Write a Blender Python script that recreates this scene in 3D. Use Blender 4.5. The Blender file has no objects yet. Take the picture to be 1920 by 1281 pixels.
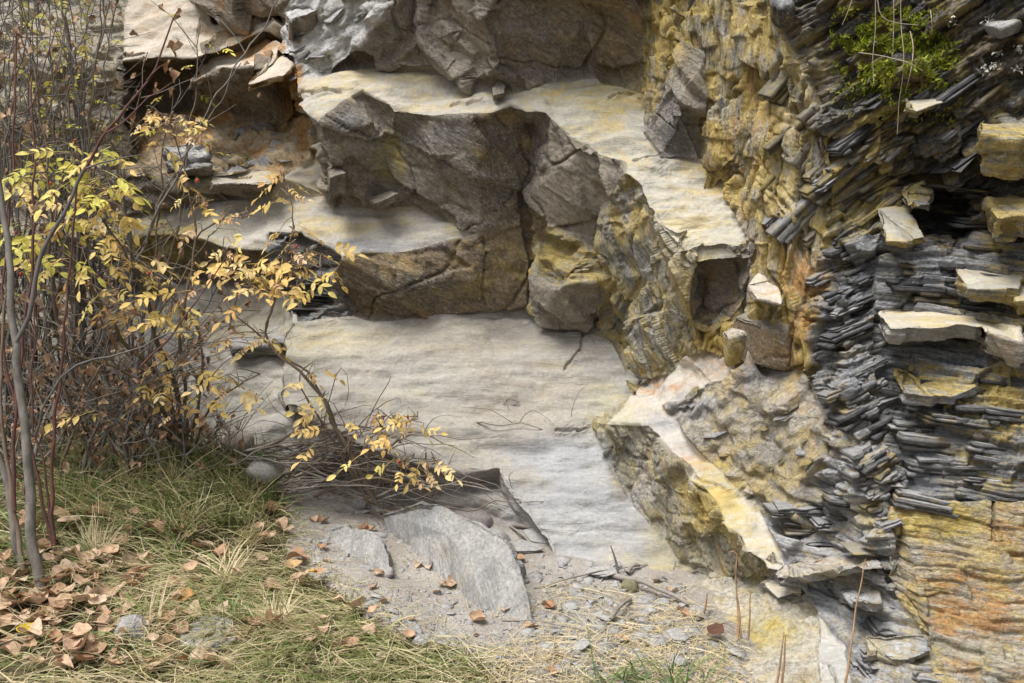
import bpy, math, random
import numpy as np
from mathutils import Vector, Matrix

random.seed(7)
RNG = np.random.default_rng(7)
scene = bpy.context.scene
COL = scene.collection

# ------------------------------------------------------------------ camera
F = 2133.0                       # focal length in photo pixels (1920 wide)
PITCH = math.radians(-8.0)
CAM = np.array([0.0, 0.0, 1.5])
cam_d = bpy.data.cameras.new('camera')
cam_d.sensor_width = 36.0
cam_d.lens = 36.0 * F / 1920.0
cam_d.clip_start = 0.05
cam_d.clip_end = 2000.0
cam = bpy.data.objects.new('camera', cam_d)
COL.objects.link(cam)
cam.location = CAM
cam.rotation_euler = (math.pi / 2 + PITCH, 0, 0)
scene.camera = cam
FW = np.array([0, math.cos(PITCH), math.sin(PITCH)])
UP = np.array([0, -math.sin(PITCH), math.cos(PITCH)])
RT = np.array([1.0, 0, 0])

# ------------------------------------------------------------------ sky, sun, exposure
SUN_EL, SUN_AZ = math.radians(64), math.radians(222)    # azimuth clockwise from +Y
world = bpy.data.worlds.new('World')
scene.world = world
world.use_nodes = True
wn = world.node_tree.nodes; wl = world.node_tree.links
wn.clear()
sky = wn.new('ShaderNodeTexSky'); sky.sky_type = 'NISHITA'; sky.sun_disc = False
sky.sun_elevation = SUN_EL; sky.sun_rotation = SUN_AZ
sky.air_density = 1.0; sky.dust_density = 4.0; sky.ozone_density = 1.0
hs = wn.new('ShaderNodeHueSaturation'); hs.inputs['Saturation'].default_value = 0.42
bg = wn.new('ShaderNodeBackground'); bg.inputs['Strength'].default_value = 0.098
wo = wn.new('ShaderNodeOutputWorld')
wl.new(sky.outputs[0], hs.inputs['Color']); wl.new(hs.outputs[0], bg.inputs[0]); wl.new(bg.outputs[0], wo.inputs[0])
sun_d = bpy.data.lights.new('sun', 'SUN'); sun_d.energy = 2.8; sun_d.angle = math.radians(30)
sun_d.color = (1.0, 0.975, 0.94)
sun = bpy.data.objects.new('sun', sun_d); COL.objects.link(sun)
sdir = Vector((math.sin(SUN_AZ) * math.cos(SUN_EL), math.cos(SUN_AZ) * math.cos(SUN_EL), math.sin(SUN_EL)))
sun.rotation_euler = sdir.to_track_quat('Z', 'Y').to_euler()
sun.location = (0, -3, 8)
scene.view_settings.view_transform = 'Standard'
scene.view_settings.look = 'None'
scene.view_settings.gamma = 1.0
scene.view_settings.use_curve_mapping = False
scene.view_settings.exposure = 0.7

# ------------------------------------------------------------------ placing helpers
def ray(u, v):
    return FW + (u - 960.0) / F * RT + (640.5 - v) / F * UP
def P(u, v, d):
    return CAM + d * ray(u, v)
def proj(p):
    q = np.asarray(p) - CAM
    d = q @ FW
    return 960 + F * (q @ RT) / d, 640.5 - F * (q @ UP) / d, d
NB = np.array([0.04, -0.74, 0.67]); NB /= np.linalg.norm(NB)     # normal of the rock's bedding
S0 = P(870, 730, 4.75)
def slabd(u, v):                                                # distance of the big slab's bedding plane
    return float(NB @ (S0 - CAM) / (NB @ ray(u, v)))

# ------------------------------------------------------------------ noise
_perm = np.random.default_rng(3).permutation(256).astype(np.int32)
_perm = np.concatenate([_perm, _perm, _perm])
_g = np.random.default_rng(5).normal(size=(256, 3)); _g /= np.linalg.norm(_g, axis=1)[:, None]; _g = _g.astype(np.float32)
_rt = np.random.default_rng(9).random((4096,))
def hash3(i, j, k):
    return _perm[_perm[_perm[i & 255] + (j & 255)] + (k & 255)]
def perlin(p):
    p = np.asarray(p, np.float32)
    i = np.floor(p).astype(np.int32); f = (p - i).astype(np.float32)
    w = f * f * f * (f * (f * 6 - 15) + 10)
    out = 0
    for dx in (0, 1):
        wx = w[:, 0] if dx else 1 - w[:, 0]
        for dy in (0, 1):
            wy = w[:, 1] if dy else 1 - w[:, 1]
            for dz in (0, 1):
                wz = w[:, 2] if dz else 1 - w[:, 2]
                g = _g[hash3(i[:, 0] + dx, i[:, 1] + dy, i[:, 2] + dz)]
                out = out + wx * wy * wz * (g[:, 0] * (f[:, 0] - dx) + g[:, 1] * (f[:, 1] - dy) + g[:, 2] * (f[:, 2] - dz))
    return out * 1.4
def fbm(p, o=3, gain=0.5):
    s = 0; a = 1.0; p = np.asarray(p, float).copy()
    for k in range(o):
        s = s + a * perlin(p); a *= gain; p = p * 2.03 + 17.3
    return s
def rnd(*ints):
    h = 0
    for k, i in enumerate(ints):
        h = (h * 73 + np.asarray(i).astype(np.int64) * (31 + 58 * k) + 7919 * (k + 1))
        h = (h ^ (h >> 5)) & 0xffffff
        h = (h * 1103 + 12345) & 0xffffff
    return _rt[h % 4096]
def cells(p, tilt=1.0, seed=0):
    """chipped facets: every Voronoi cell is a tilted plane with an offset of its own"""
    p = np.asarray(p, float)
    i = np.floor(p).astype(np.int64)
    best = np.full(len(p), 9e9); h = np.zeros(len(p))
    for dx in (-1, 0, 1):
        for dy in (-1, 0, 1):
            for dz in (-1, 0, 1):
                c = i + (dx, dy, dz)
                hh = hash3(c[:, 0] + seed, c[:, 1], c[:, 2])
                ctr = c + 0.5 + 0.45 * _g[hh]
                e = p - ctr
                d = (e * e).sum(1)
                m = d < best
                if not m.any(): continue
                best[m] = d[m]
                g = _g[_perm[hh[m] + 41]]
                h[m] = _rt[hh[m] * 7 % 4096] - 0.5 + tilt * (e[m] * g).sum(1)
    return h
def frame(n, t=(1, 0, 0)):
    n = np.array(n, float); n /= np.linalg.norm(n)
    t = np.array(t, float); t -= n * (t @ n); t /= np.linalg.norm(t)
    return np.stack([t, np.cross(n, t), n])                      # rows: strike, dip, normal
def strata(p, fr, thick, brick, seed=0, warp=0.35):
    """laminae of uneven reach: each lamina is broken into bricks that stick out by their own amount"""
    q = p @ fr.T
    s = q[:, 2] / thick + warp * perlin(p * 5.0 + seed) * 2 + 0.5 * warp * perlin(p * 17.0 + seed)
    s = s + 0.45 * perlin(np.stack([s * 0.35, s * 0 + seed, s * 0], 1))
    L = np.floor(s); fr_ = s - L
    t = q[:, 0] / brick + 3.1 * rnd(L, L * 0 + seed) + 0.4 * perlin(p * 9 + 5)
    b = np.floor(t)
    t2 = q[:, 1] / brick + 1.7 * rnd(L, L * 0 + seed + 5)
    b2 = np.floor(t2)
    h = rnd(L, b, b2 + seed)
    groove = np.clip(1 - np.minimum(fr_, 1 - fr_) / 0.16, 0, 1)
    return h - 0.5, groove

# ------------------------------------------------------------------ object helpers
def mesh_np(name, V, T):
    me = bpy.data.meshes.new(name)
    V = np.asarray(V, np.float32); T = np.asarray(T, np.int32)
    me.vertices.add(len(V)); me.vertices.foreach_set('co', V.ravel())
    n = T.shape[1]
    me.loops.add(T.size); me.loops.foreach_set('vertex_index', T.ravel())
    me.polygons.add(len(T)); me.polygons.foreach_set('loop_start', np.arange(len(T), dtype=np.int32) * n)
    try: me.polygons.foreach_set('loop_total', np.full(len(T), n, np.int32))
    except Exception: pass
    me.update(calc_edges=True)
    return me
def vcol(me, name, C):
    a = me.color_attributes.new(name, 'FLOAT_COLOR', 'POINT')
    c = np.ones((len(me.vertices), 4), np.float32); c[:, :C.shape[1]] = C
    a.data.foreach_set('color', c.ravel())
def obj(name, me, mat=None, parent=None):
    o = bpy.data.objects.new(name, me); COL.objects.link(o)
    if mat is not None and len(me.materials) == 0: me.materials.append(mat)
    if parent is not None: o.parent = parent
    return o
def empty(name, loc=(0, 0, 0)):
    o = bpy.data.objects.new(name, None); COL.objects.link(o); o.location = loc
    o.empty_display_size = 0.05
    return o
def tag(o, label=None, cat=None, group=None, kind=None):
    if label: o['label'] = label
    if cat: o['category'] = cat
    if group: o['group'] = group
    if kind: o['kind'] = kind
    return o

# ------------------------------------------------------------------ material helpers
class NT:
    def __init__(s, name):
        s.m = bpy.data.materials.new(name); s.m.use_nodes = True
        s.t = s.m.node_tree; s.b = s.t.nodes['Principled BSDF']
    def n(s, typ, **kw):
        x = s.t.nodes.new(typ)
        for k, v in kw.items(): setattr(x, k, v)
        return x
    def l(s, a, b): s.t.links.new(a, b)
    def noise(s, vec, scale, detail=4, rough=0.55, dist=0.0):
        x = s.n('ShaderNodeTexNoise'); x.inputs['Scale'].default_value = scale
        x.inputs['Detail'].default_value = detail; x.inputs['Roughness'].default_value = rough
        x.inputs['Distortion'].default_value = dist
        if vec is not None: s.l(vec, x.inputs['Vector'])
        return x.outputs[0]
    def mapr(s, v, a, b, c=0.0, d=1.0):
        x = s.n('ShaderNodeMapRange'); s.l(v, x.inputs[0])
        for k, q in zip((1, 2, 3, 4), (a, b, c, d)): x.inputs[k].default_value = q
        return x.outputs[0]
    def mix(s, f, a, b, mode='MIX'):
        x = s.n('ShaderNodeMix', data_type='RGBA', blend_type=mode)
        for sock, val in ((x.inputs[0], f), (x.inputs[6], a), (x.inputs[7], b)):
            if isinstance(val, (int, float)): sock.default_value = val
            elif isinstance(val, tuple): sock.default_value = (*val, 1)
            else: s.l(val, sock)
        return x.outputs[2]
    def math(s, op, a, b=None):
        x = s.n('ShaderNodeMath', operation=op)
        for sock, val in ((x.inputs[0], a), (x.inputs[1], b)):
            if val is None: continue
            if isinstance(val, (int, float)): sock.default_value = val
            else: s.l(val, sock)
        return x.outputs[0]
    def attr(s, name):
        x = s.n('ShaderNodeAttribute'); x.attribute_name = name; return x.outputs['Color']
    def coord(s, fr=None, scale=(1, 1, 1)):
        g = s.n('ShaderNodeNewGeometry')
        if fr is None:
            x = s.n('ShaderNodeMapping'); s.l(g.outputs['Position'], x.inputs[0]); x.inputs['Scale'].default_value = scale
            return x.outputs[0]
        c = s.n('ShaderNodeCombineXYZ')
        for k in range(3):
            d = s.n('ShaderNodeVectorMath', operation='DOT_PRODUCT'); s.l(g.outputs['Position'], d.inputs[0])
            d.inputs[1].default_value = tuple(np.asarray(fr[k]) * scale[k])
            s.l(d.outputs['Value'], c.inputs[k])
        return c.outputs[0]
    def bump(s, h, dist, strength=1.0, prev=None):
        x = s.n('ShaderNodeBump'); x.inputs['Distance'].default_value = dist; x.inputs['Strength'].default_value = strength
        s.l(h, x.inputs['Height'])
        if prev is not None: s.l(prev, x.inputs['Normal'])
        return x.outputs[0]
# ================================================================== THE CLIFF
FB = frame(NB, (1, 0, 0.02))
FH = frame((-.40, .02, .90), (.9, .1, .4))
FR_ = frame((.10, .02, .98), (1, 0, -.11))
FU = frame((-.57, -.06, .80), (.8, .1, .58))
FO = frame((.05, -.2, .98), (1, 0, 0))
FV = frame((.75, .65, .05), (.12, .05, 1))        # steep wall: grain runs up and down
FD = frame((.45, -.2, .6), (.75, .1, -.65))       # diagonal cleavage of the dark overhangs

def st_bed(p):
    q = p @ FB.T
    f = fbm(q * (2.2, 5.5, 5.5), 4, 0.55)
    K = 9.0
    h = 0.026 * (np.floor(f * K) / K) + 0.006 * f
    f2 = fbm(q * (4.5, 18.0, 18.0) + 31, 2)
    h += 0.010 * np.floor(f2 * 4) / 4
    f3 = fbm(p * 1.6 + 4, 2)
    return h + 0.03 * f3
def st_riser(p):
    w = p + 0.02 * np.stack([perlin(p * 2.5 + 3), perlin(p * 2.5 + 13), perlin(p * 2.5 + 23)], 1)
    q = w @ FD.T
    h = 0.085 * cells(q * (1.3, 2.6, 2.6), 0.75) + 0.034 * cells(q * (3.0, 6.5, 6.5) + 5, 0.9, 9)
    h += 0.013 * cells(q * (7, 17, 17) + 5, 0.9, 19) * np.clip(0.25 + 1.8 * perlin(p * 3.5 + 50), 0, 1.3)
    s, g = strata(p, FB, 0.12, 0.3, 3, .10)
    h += 0.010 * s - 0.012 * g * np.clip(perlin(p * 3) * 2, 0, 1)
    h += 0.004 * fbm(q * (8, 40, 40), 3)
    cr = np.abs(perlin(w * 2.6 + 71)); h -= 0.03 * np.clip(1 - cr / 0.014, 0, 1)
    return h
def st_flaky(p):
    w = p + 0.03 * np.stack([perlin(p * 6 + 3), perlin(p * 6 + 13), perlin(p * 6 + 23)], 1)
    fr = frame((-.45, -.55, .75), (.8, 0, .6))
    h = 0.05 * cells((w @ fr.T) * (3, 5, 7), .8) + 0.020 * cells((w @ fr.T) * (9, 16, 20) + 3, 1, 5)
    s, g = strata(p, fr, 0.028, 0.12, 8, .2)
    return h + 0.016 * s - 0.004 * g
def st_wall(p):
    q = p @ FV.T
    w = q + 0.03 * np.stack([perlin(p * 3), perlin(p * 3 + 9), perlin(p * 3 + 19)], 1)
    h = 0.055 * cells(w * (1.3, 4.2, 4.2), .8, 3) + 0.028 * cells(w * (3.2, 12, 12), .9, 13) + 0.012 * cells(w * (7, 26, 26), 1.0, 4)
    cr = np.abs(perlin(w * (2.2, 10, 10) + 31)); h -= 0.035 * np.clip(1 - cr / 0.05, 0, 1)
    s, g = strata(p, FV, 0.020, 0.11, 6, .10); s2, g2 = strata(p, FV, 0.045, 0.26, 16, .10)
    return h + 0.024 * s + 0.042 * s2 - 0.012 * g - 0.016 * g2
def st_wallb(p):
    q = p @ frame((.75, .5, .35), (-.25, .05, 1)).T
    w = q + 0.03 * np.stack([perlin(p * 3), perlin(p * 3 + 9), perlin(p * 3 + 19)], 1)
    h = 0.05 * cells(w * (1.6, 5, 5), .8, 3) + 0.026 * cells(w * (4.5, 12, 12), .9, 4) + 0.010 * cells(w * (10, 26, 26), 1, 14)
    cr = np.abs(perlin(w * (2.2, 8, 8) + 31)); h -= 0.022 * np.clip(1 - cr / 0.04, 0, 1)
    s, g = strata(p, frame((.75, .5, .35), (-.25, .05, 1)), 0.024, 0.12, 7, .10)
    return h + 0.018 * s - 0.010 * g
def mk_slate(fr, th, br, amp, seed):
    def f(p):
        w = p + 0.012 * np.stack([perlin(p * 7 + 3), perlin(p * 7 + 13), perlin(p * 7 + 23)], 1)
        s3, g3 = strata(w, fr, th * 2.7, br * 1.7, seed + 21, 0.10)
        s, g = strata(w, fr, th, br, seed, 0.10)
        s2, g2 = strata(w, fr, th * 0.33, br * 0.5, seed + 11, 0.15)
        return amp * (1.25 * s3 + 0.75 * s + 0.30 * s2 - 0.18 * g - 0.10 * g2 - 0.25 * g3) + 0.025 * fbm(p * 3, 2) + 0.004 * perlin(p * 40)
    return f
def st_block5(p):
    fr = frame((.5, -.1, .75), (.75, 0, -.5))
    w = p + 0.04 * np.stack([perlin(p * 5 + 3), perlin(p * 5 + 13), perlin(p * 5 + 23)], 1)
    s, g = strata(w, frame((-.45, -.5, .75), (.8, .2, .5)), 0.045, 0.16, 4, 0.8)
    return 0.07 * cells((w @ fr.T) * (2.2, 4.5, 4.5), .9, 2) + 0.026 * cells((w @ fr.T) * (7, 13, 13), 1, 6) + 0.016 * s + 0.006 * fbm(p * 22, 2)
def st_rubble(p):
    w = p + 0.02 * np.stack([perlin(p * 3 + 3), perlin(p * 3 + 13), perlin(p * 3 + 23)], 1)
    return 0.07 * cells(w * (2.6, 3, 5), .9, 1) + 0.03 * cells(w * (9, 10, 16), 1, 2) + 0.010 * cells(w * 26, 1, 5)
def st_low(p):
    q = p @ FB.T
    f = fbm(q * (3, 9, 9) + 3, 4, .6)
    return 0.035 * np.floor(f * 7) / 7 + 0.012 * fbm(q * (12, 34, 34), 3) + 0.012 * cells(q * (12, 22, 22), 1, 2)
STYLES = {
    'bed': (st_bed, FB, (1.7, 10, 10)), 'riser': (st_riser, FD, (3, 8, 8)), 'flaky': (st_flaky, FB, (4, 7, 7)),
    'wall': (st_wall, FV, (1.6, 8, 8)), 'wallb': (st_wallb, frame((.75, .5, .35), (-.25, .05, 1)), (2, 7, 7)),
    'slateh': (mk_slate(FH, 0.030, 0.15, 0.070, 1), FH, (3, 9, 22)),
    'slater': (mk_slate(FR_, 0.042, 0.24, 0.065, 2), FR_, (2, 5, 26)),
    'slateu': (mk_slate(FU, 0.036, 0.15, 0.080, 3), FU, (3, 7, 20)),
    'orange': (mk_slate(FO, 0.022, 0.10, 0.020, 4), FO, (4, 6, 24)),
    'block5': (st_block5, frame((-.45, -.5, .75), (.8, .2, .5)), (3, 6, 11)),
    'rubble': (st_rubble, FB, (5, 7, 7)), 'low': (st_low, FB, (2, 8, 8)),
}
SID = {k: i for i, k in enumerate(STYLES)}

# colours: (main, second, [yellow lichen, orange rust, dark vein and painted crevice streaks])
C = {
    'slab':   ((.375, .355, .312), (.27, .255, .228), (.05, .04, .22)),
    'bed':    ((.44, .413, .36), (.33, .31, .27), (.14, .06, .05)),
    'bedy':   ((.44, .413, .345), (.34, .32, .27), (.16, .05, .05)),
    'bedw':   ((.54, .485, .405), (.44, .385, .315), (.05, .12, .06)),
    'dark':   ((.20, .172, .138), (.29, .255, .21), (.05, .04, .30)),
    'brown':  ((.25, .185, .115), (.19, .145, .10), (.10, .10, .35)),
    'grey3':  ((.25, .215, .175), (.33, .29, .235), (.03, .03, .12)),
    'flaky':  ((.60, .595, .58), (.40, .39, .38), (.02, .02, .12)),
    'green':  ((.40, .365, .28), (.28, .265, .225), (.24, .03, .42)),
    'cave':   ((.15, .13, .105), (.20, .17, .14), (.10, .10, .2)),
    'yellow': ((.27, .23, .14), (.36, .34, .30), (.25, .07, .85)),
    'ochre':  ((.34, .28, .17), (.44, .41, .35), (.32, .14, .60)),
    'white':  ((.50, .47, .40), (.21, .20, .18), (.36, .08, .52)),
    'slate':  ((.10, .104, .112), (.31, .318, .33), (.10, .03, .30)),
    'slatel': ((.26, .265, .275), (.46, .462, .46), (.16, .04, .22)),
    'slatey': ((.15, .15, .14), (.36, .345, .29), (.32, .04, .36)),
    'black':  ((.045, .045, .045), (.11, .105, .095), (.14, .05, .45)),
    'orange': ((.48, .43, .30), (.35, .325, .29), (.24, .20, .45)),
    'block5': ((.38, .34, .275), (.30, .275, .235), (.17, .06, .28)),
    'ramp':   ((.52, .47, .40), (.43, .40, .365), (.10, .14, .05)),
    'ledge4': ((.47, .44, .37), (.42, .39, .32), (.16, .08, .03)),
    'riser4': ((.37, .33, .225), (.28, .255, .215), (.14, .04, .40)),
    'low':    ((.50, .46, .36), (.41, .38, .32), (.12, .04, .12)),
    'gsm':    ((.44, .425, .39), (.36, .35, .32), (.04, .02, .04)),
    'rubble': ((.55, .46, .34), (.46, .35, .22), (.05, .26, .10)),
    'left':   ((.43, .39, .31), (.33, .30, .26), (.10, .12, .12)),
    'leftd':  ((.20, .165, .13), (.27, .22, .17), (.05, .15, .22)),
}
V = {}
def D(txt):
    for w in txt.split():
        k, r = w.split('=')
        a = r.split(',')
        u, v = float(a[0]), float(a[1])
        d = slabd(u, v) if a[2] == 'S' else float(a[2])
        V[k] = (u, v, d)
D('''T0=-700,-450,5.3 T1=200,-450,4.8 T2=560,-450,4.4 T3=800,-450,4.15 T4=1200,-450,4.1 T5=1480,-450,3.8 T6=1900,-450,3.5 T7=2600,-450,3.3
LL0=-700,100,5.7 LL1=-700,450,5.7 LL2=-700,960,5.6
a1=240,-40,5.3 a4=382,-12,5.12 a5=400,42,5.10 a6=430,40,5.08 a7=520,35,5.02 r0=530,50,4.9
a8=225,118,5.05 a9=290,112,5.02 a10=360,108,5.0 a11=425,85,5.0 a12=500,60,5.0
a14=235,150,5.38 a15=340,150,5.38 a16=372,128,5.18 a17=400,110,5.15 a18=500,75,5.13
b3=540,92,4.92 b4=505,114,4.82 b5=400,133,4.83 b6=364,152,4.88 b7=550,112,4.90 b8=556,200,5.1 b9=520,222,5.15 b10=430,226,5.2 b11=370,206,5.25 b12=350,168,4.98
b13=300,212,5.4 b14=230,215,5.45
c1=596,230,4.98 c2=602,300,4.97 c3=520,330,4.92 c4=400,330,4.96 c5=300,330,5.05 c6=230,330,5.2 c7=230,400,5.35 c8=330,388,5.17 c9=420,378,5.1 e1=500,374,5.0
d0=240,440,5.2 d1=340,445,4.99 d2=380,452,4.95 d3=440,472,4.9 d4=500,474,4.88 f0=240,540,5.35 f1=380,530,5.2 f2=450,535,5.15 f3=540,548,5.1
g0=240,660,5.2 g1=400,652,5.08 g2=450,645,5.06 g3=524,645,5.04 h0=240,900,5.0 h1=380,900,4.85 h2=560,900,4.82
e2=610,368,4.94 e3=623,390,4.91 e4=710,390,4.9 e5=773,387,4.9 e6=813,407,4.87 e7=863,427,4.84 e8=905,436,4.82
e10=500,432,4.88 e11=560,435,4.85 e12=610,460,4.81 e13=640,482,4.77 e14=720,474,4.78 e15=800,460,4.79 e16=880,442,4.81
p1=563,175,4.74 p2=600,230,4.6 p3=620,313,4.70
r1=517,90,4.85 r2=545,105,4.82 r3=545,0,4.8 r4=640,0,4.62 r5=740,0,4.52 r6=735,30,4.56 r7=690,60,4.62 r8=650,110,4.70
q1=557,147,4.78 q2=613,137,4.75 q3=680,123,4.76 q4=730,125,4.76 q5=780,133,4.75 q6=833,130,4.74 q7=863,137,4.72 q8=877,153,4.69 q9=917,158,4.68 q10=963,176,4.65
q12=647,190,4.63 q13=680,174,4.67 q14=727,197,4.61 q15=737,213,4.58 q16=767,214,4.58 q17=813,217,4.57 q18=880,212,4.57 q19=917,210,4.57 q20=960,200,4.6
s2=790,80,4.72 s3=800,0,4.64 s4=860,60,4.52 s5=830,0,4.52 s6=925,130,4.52 s7=900,30,4.38 s8=880,0,4.38
q21=1013,163,4.66 q22=1073,150,4.67 q23=1117,143,4.66 q24=1133,160,4.62 q25=1167,163,4.61 q26=1193,173,4.58 s9=1110,60,4.5 s10=1050,0,4.32 s11=960,0,4.38 s12=1200,90,4.52 s13=1210,0,4.42
t1=1203,200,4.56 t2=1210,213,4.53 t3=1203,247,4.48 t4=1237,293,4.42 t5=1260,298,4.42 t6=1318,308,4.4 t7=1357,320,4.38 t8=1360,367,4.31 t9=1377,400,4.26 t10=1390,443,4.2 t11=1395,480,4.14
t12=983,210,4.58 t13=1020,213,4.57 t14=1047,237,4.54 t15=1077,257,4.51 t16=1107,267,4.5 t17=1120,287,4.46 t18=1173,305,4.44 t19=1177,327,4.41 t20=1203,350,4.37 t21=1227,397,4.29 t22=1240,420,4.26 t23=1250,430,4.24 t24=1287,470,4.18 t25=1303,483,4.16 t26=1353,480,4.15
m0=695,232,4.65 m1=730,268,4.71 m2=763,367,4.84 mk=815,300,4.64 mm=890,320,4.66 n1=997,240,4.74 n2=1000,333,4.84 n3=983,398,4.88
w2=1030,330,4.64 w3=1150,370,4.5 w4=1122,392,4.6 w5=1117,467,4.70 w6=1100,468,4.72 w7=1030,420,4.76 w8=992,375,4.8
z1=1010,455,4.88 z2=990,490,4.94 y1=625,505,4.82 y2=640,560,4.93 y3=655,592,S y4=700,603,S y5=800,595,S y6=905,578,S yb=740,535,4.80 yc=890,520,4.86 x1=552,603,S z3=985,567,S
cb4=1000,520,4.83 cb5=1045,541,4.70 cb7=1015,605,S cb8=1110,608,S wr=1122,530,4.72 wq=1127,612,S
u1=1140,633,S u2=1173,690,S v6=1207,711,S vm=1210,520,4.52 v1=1297,533,4.22 v2=1293,600,4.32 v3=1313,653,4.38 v4=1287,667,4.45 v5=1263,697,4.55
x11=1397,487,4.15 x12=1390,527,4.18 x13=1363,600,4.25 x14=1330,620,4.32 x15=1330,656,4.4 x17=1373,677,4.32 x18=1420,682,4.25 x19=1460,680,4.16 x20=1500,690,4.1 x21=1533,683,4.0 x22=1510,560,4.02 x23=1470,470,4.05 x24=1420,420,4.1
H1=1320,505,4.32 H2=1382,506,4.24 H3=1354,592,4.30 H4=1310,585,4.38
j1=1407,693,4.2 j2=1327,713,4.33 j3=1297,740,4.36 j4=1240,762,4.45 j5=1203,763,4.52 j6=1180,753,4.6 j7=1173,767,4.56 j8=1140,797,4.5 j9=1130,805,S j10=1270,800,4.38 j11=1293,827,4.32 j12=1317,854,4.27 l0=1215,800,4.42
i1=1190,740,S i2=1150,785,S i3=1130,854,S i4=1153,891,S i5=1193,951,S i6=1243,1007,S i7=1267,1041,S i8=1263,1090,S
l1=1260,854,4.3 l2=1297,881,4.22 l3=1287,901,4.2 l4=1323,917,4.13 l5=1347,947,4.07 l6=1357,981,4.02 l7=1390,1001,3.97 l8=1403,1034,3.93 l9=1430,1054,3.9 l10=1437,1067,3.88 l11=1470,1074,3.86
o1=1360,897,4.16 o2=1397,934,4.09 o3=1430,967,4.03 o4=1467,1037,3.92 ra=1245,925,4.36 rb=1315,1005,4.2 rc=1423,1097,4.06 rd=1390,1091,4.12 re=1360,1084,4.17 rf=1310,1061,4.24 rh=1443,1084,3.98
k1=540,625,S k2=530,690,S k3=548,770,S k3b=660,830,S k4=760,870,S k5=840,885,S k6=935,880,S k7=945,905,S k8=975,945,S k9=1025,1010,S k10=1040,1060,S
ks1=541,626,5.0 ks2=531,690,4.92 ks3=549,771,4.80 kb3=655,852,4.74 kb4=760,893,4.70 kb5=840,903,4.68 kb6=928,900,4.66 kc6=965,965,4.54 kc9=1022,1025,4.46 kd2=1040,1130,4.5 kd1=700,1060,4.75
rg=1457,1124,3.92 rk=1500,1114,3.86 rm=1523,1144,3.78 rn=1530,1150,3.74 ro=1537,1227,3.56 rp=1550,1340,3.34 rq=1400,1340,3.46 rr=1255,1180,4.10 gs1=1587,1214,3.58 gs2=1610,1340,3.34
b52=1533,743,4.0 b53=1540,767,3.96 b54=1565,800,3.9 b55=1565,880,3.86 b56=1500,900,3.96 b57=1430,880,4.06 b58=1400,850,4.1 b59=1360,860,4.18 bm=1410,770,4.12
f51=1590,930,3.78 f52=1640,1040,3.65 f53=1655,1090,3.6 f54=1574,1107,3.74 f55=1500,1085,3.84 f56=1675,1112,3.58 f57=1748,1230,3.42 f58=1760,1340,3.32 fm=1510,980,3.93
hz1=1530,470,4.0 hz2=1640,440,3.9 hz3=1640,600,3.86 hz4=1640,700,3.8 hz5=1655,800,3.75 hz6=1665,940,3.64 hz7=1667,969,3.60 or1=1681,1005,3.57 hm1=1585,560,3.88 hm2=1590,700,3.8 hm3=1620,860,3.68
cv1=1690,440,3.92 cv2=1660,340,3.98 cv3=1760,320,3.9 cv4=1840,350,3.9 cv5=1850,440,3.9 cv6=1780,480,3.86 CB1=1702,425,4.12 CB2=1690,352,4.16 CB3=1830,362,4.14 CB4=1832,440,4.08
rr1=1950,470,3.75 rr2=2600,500,3.5 rr3=2600,930,3.35 rr4=1950,925,3.54 rr5=1800,942,3.60 ow1=1690,948,3.62 ow2=1950,940,3.56 ow3=2600,950,3.5 ow4=2600,1400,3.1 ow5=1950,1400,3.28
py0=1283,77,4.32 py1=1247,127,4.36 py2=1223,200,4.42 py3=1320,100,4.32 py4=1328,200,4.32 pyc=1265,215,4.25 yw1=1300,0,4.32 yw3=1400,0,4.1 yw4=1400,150,4.15 yw5=1420,300,4.12
uw1=1560,380,3.95 uw2=1545,250,3.92 uw3=1500,120,3.95 uw4=1460,0,3.98 ur1=1950,250,3.7 ur2=1950,0,3.6 ur3=1700,0,3.72 ur4=2600,0,3.4 um=1720,180,3.72''')
# world points: the cliff goes on above the picture
W = {k: P(*v) for k, v in V.items()}
for k, dx in (('T0', 0), ('T1', 0), ('T2', 0), ('T3', 0), ('T4', 0), ('T5', 0), ('T6', 0), ('T7', 0)):
    b = W[k]
    W['U' + k] = np.array([b[0] * 1.0, b[1] - 0.1, b[2] + 1.6]); V['U' + k] = (0, 0, 0)
    W['Q' + k] = np.array([b[0] * 1.1, b[1] + 9.0, b[2] + 4.0]); V['Q' + k] = (0, 0, 0)

FACES = []       # (part, style, colour, vertex keys)
def f(part, style, col, keys): FACES.append((part, style, col, keys.split()))
tops = ['T%d' % k for k in range(8)]
for a, b in zip(tops[:-1], tops[1:]):
    f('upper_rock_face', 'riser', 'dark', f'{a} {b} U{b} U{a}'); f('clifftop', 'rubble', 'left', f'U{a} U{b} Q{b} Q{a}')
f('upper_rock_face', 'riser', 'leftd', 'T0 T1 a4 a1 LL0'); f('left_rock_face', 'rubble', 'left', 'LL0 a1 a8 a14 b14 c6 c7 d0 LL1')
f('left_rock_face', 'rubble', 'left', 'LL1 d0 f0 g0 h0 LL2')
f('overhanging_block', 'riser', 'leftd', 'T1 T2 r3 r0 a7 a6 a5 a4')
f('upper_slab', 'bed', 'bedw', 'a1 a4 a5 a6 a7 r0 a12 a11 a10 a9 a8')
f('upper_slab', 'riser', 'leftd', 'a8 a9 a10 a11 a12 a18 a17 a16 a15 a14'); f('upper_slab', 'riser', 'leftd', 'a12 r0 r1 b3 a18')
f('tilted_block', 'bed', 'bedw', 'a17 a18 b3 b4 b5 b6 a16'); f('tilted_block', 'riser', 'leftd', 'b6 b5 b4 b3 b7 b8 b9 b10 b11 b12')
f('flaky_ridge', 'flaky', 'flaky', 'r1 r2 q1 b7 b3'); f('left_rock_face', 'riser', 'leftd', 'a14 a15 a16 b6 b12 b11 b13 b14')
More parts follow.
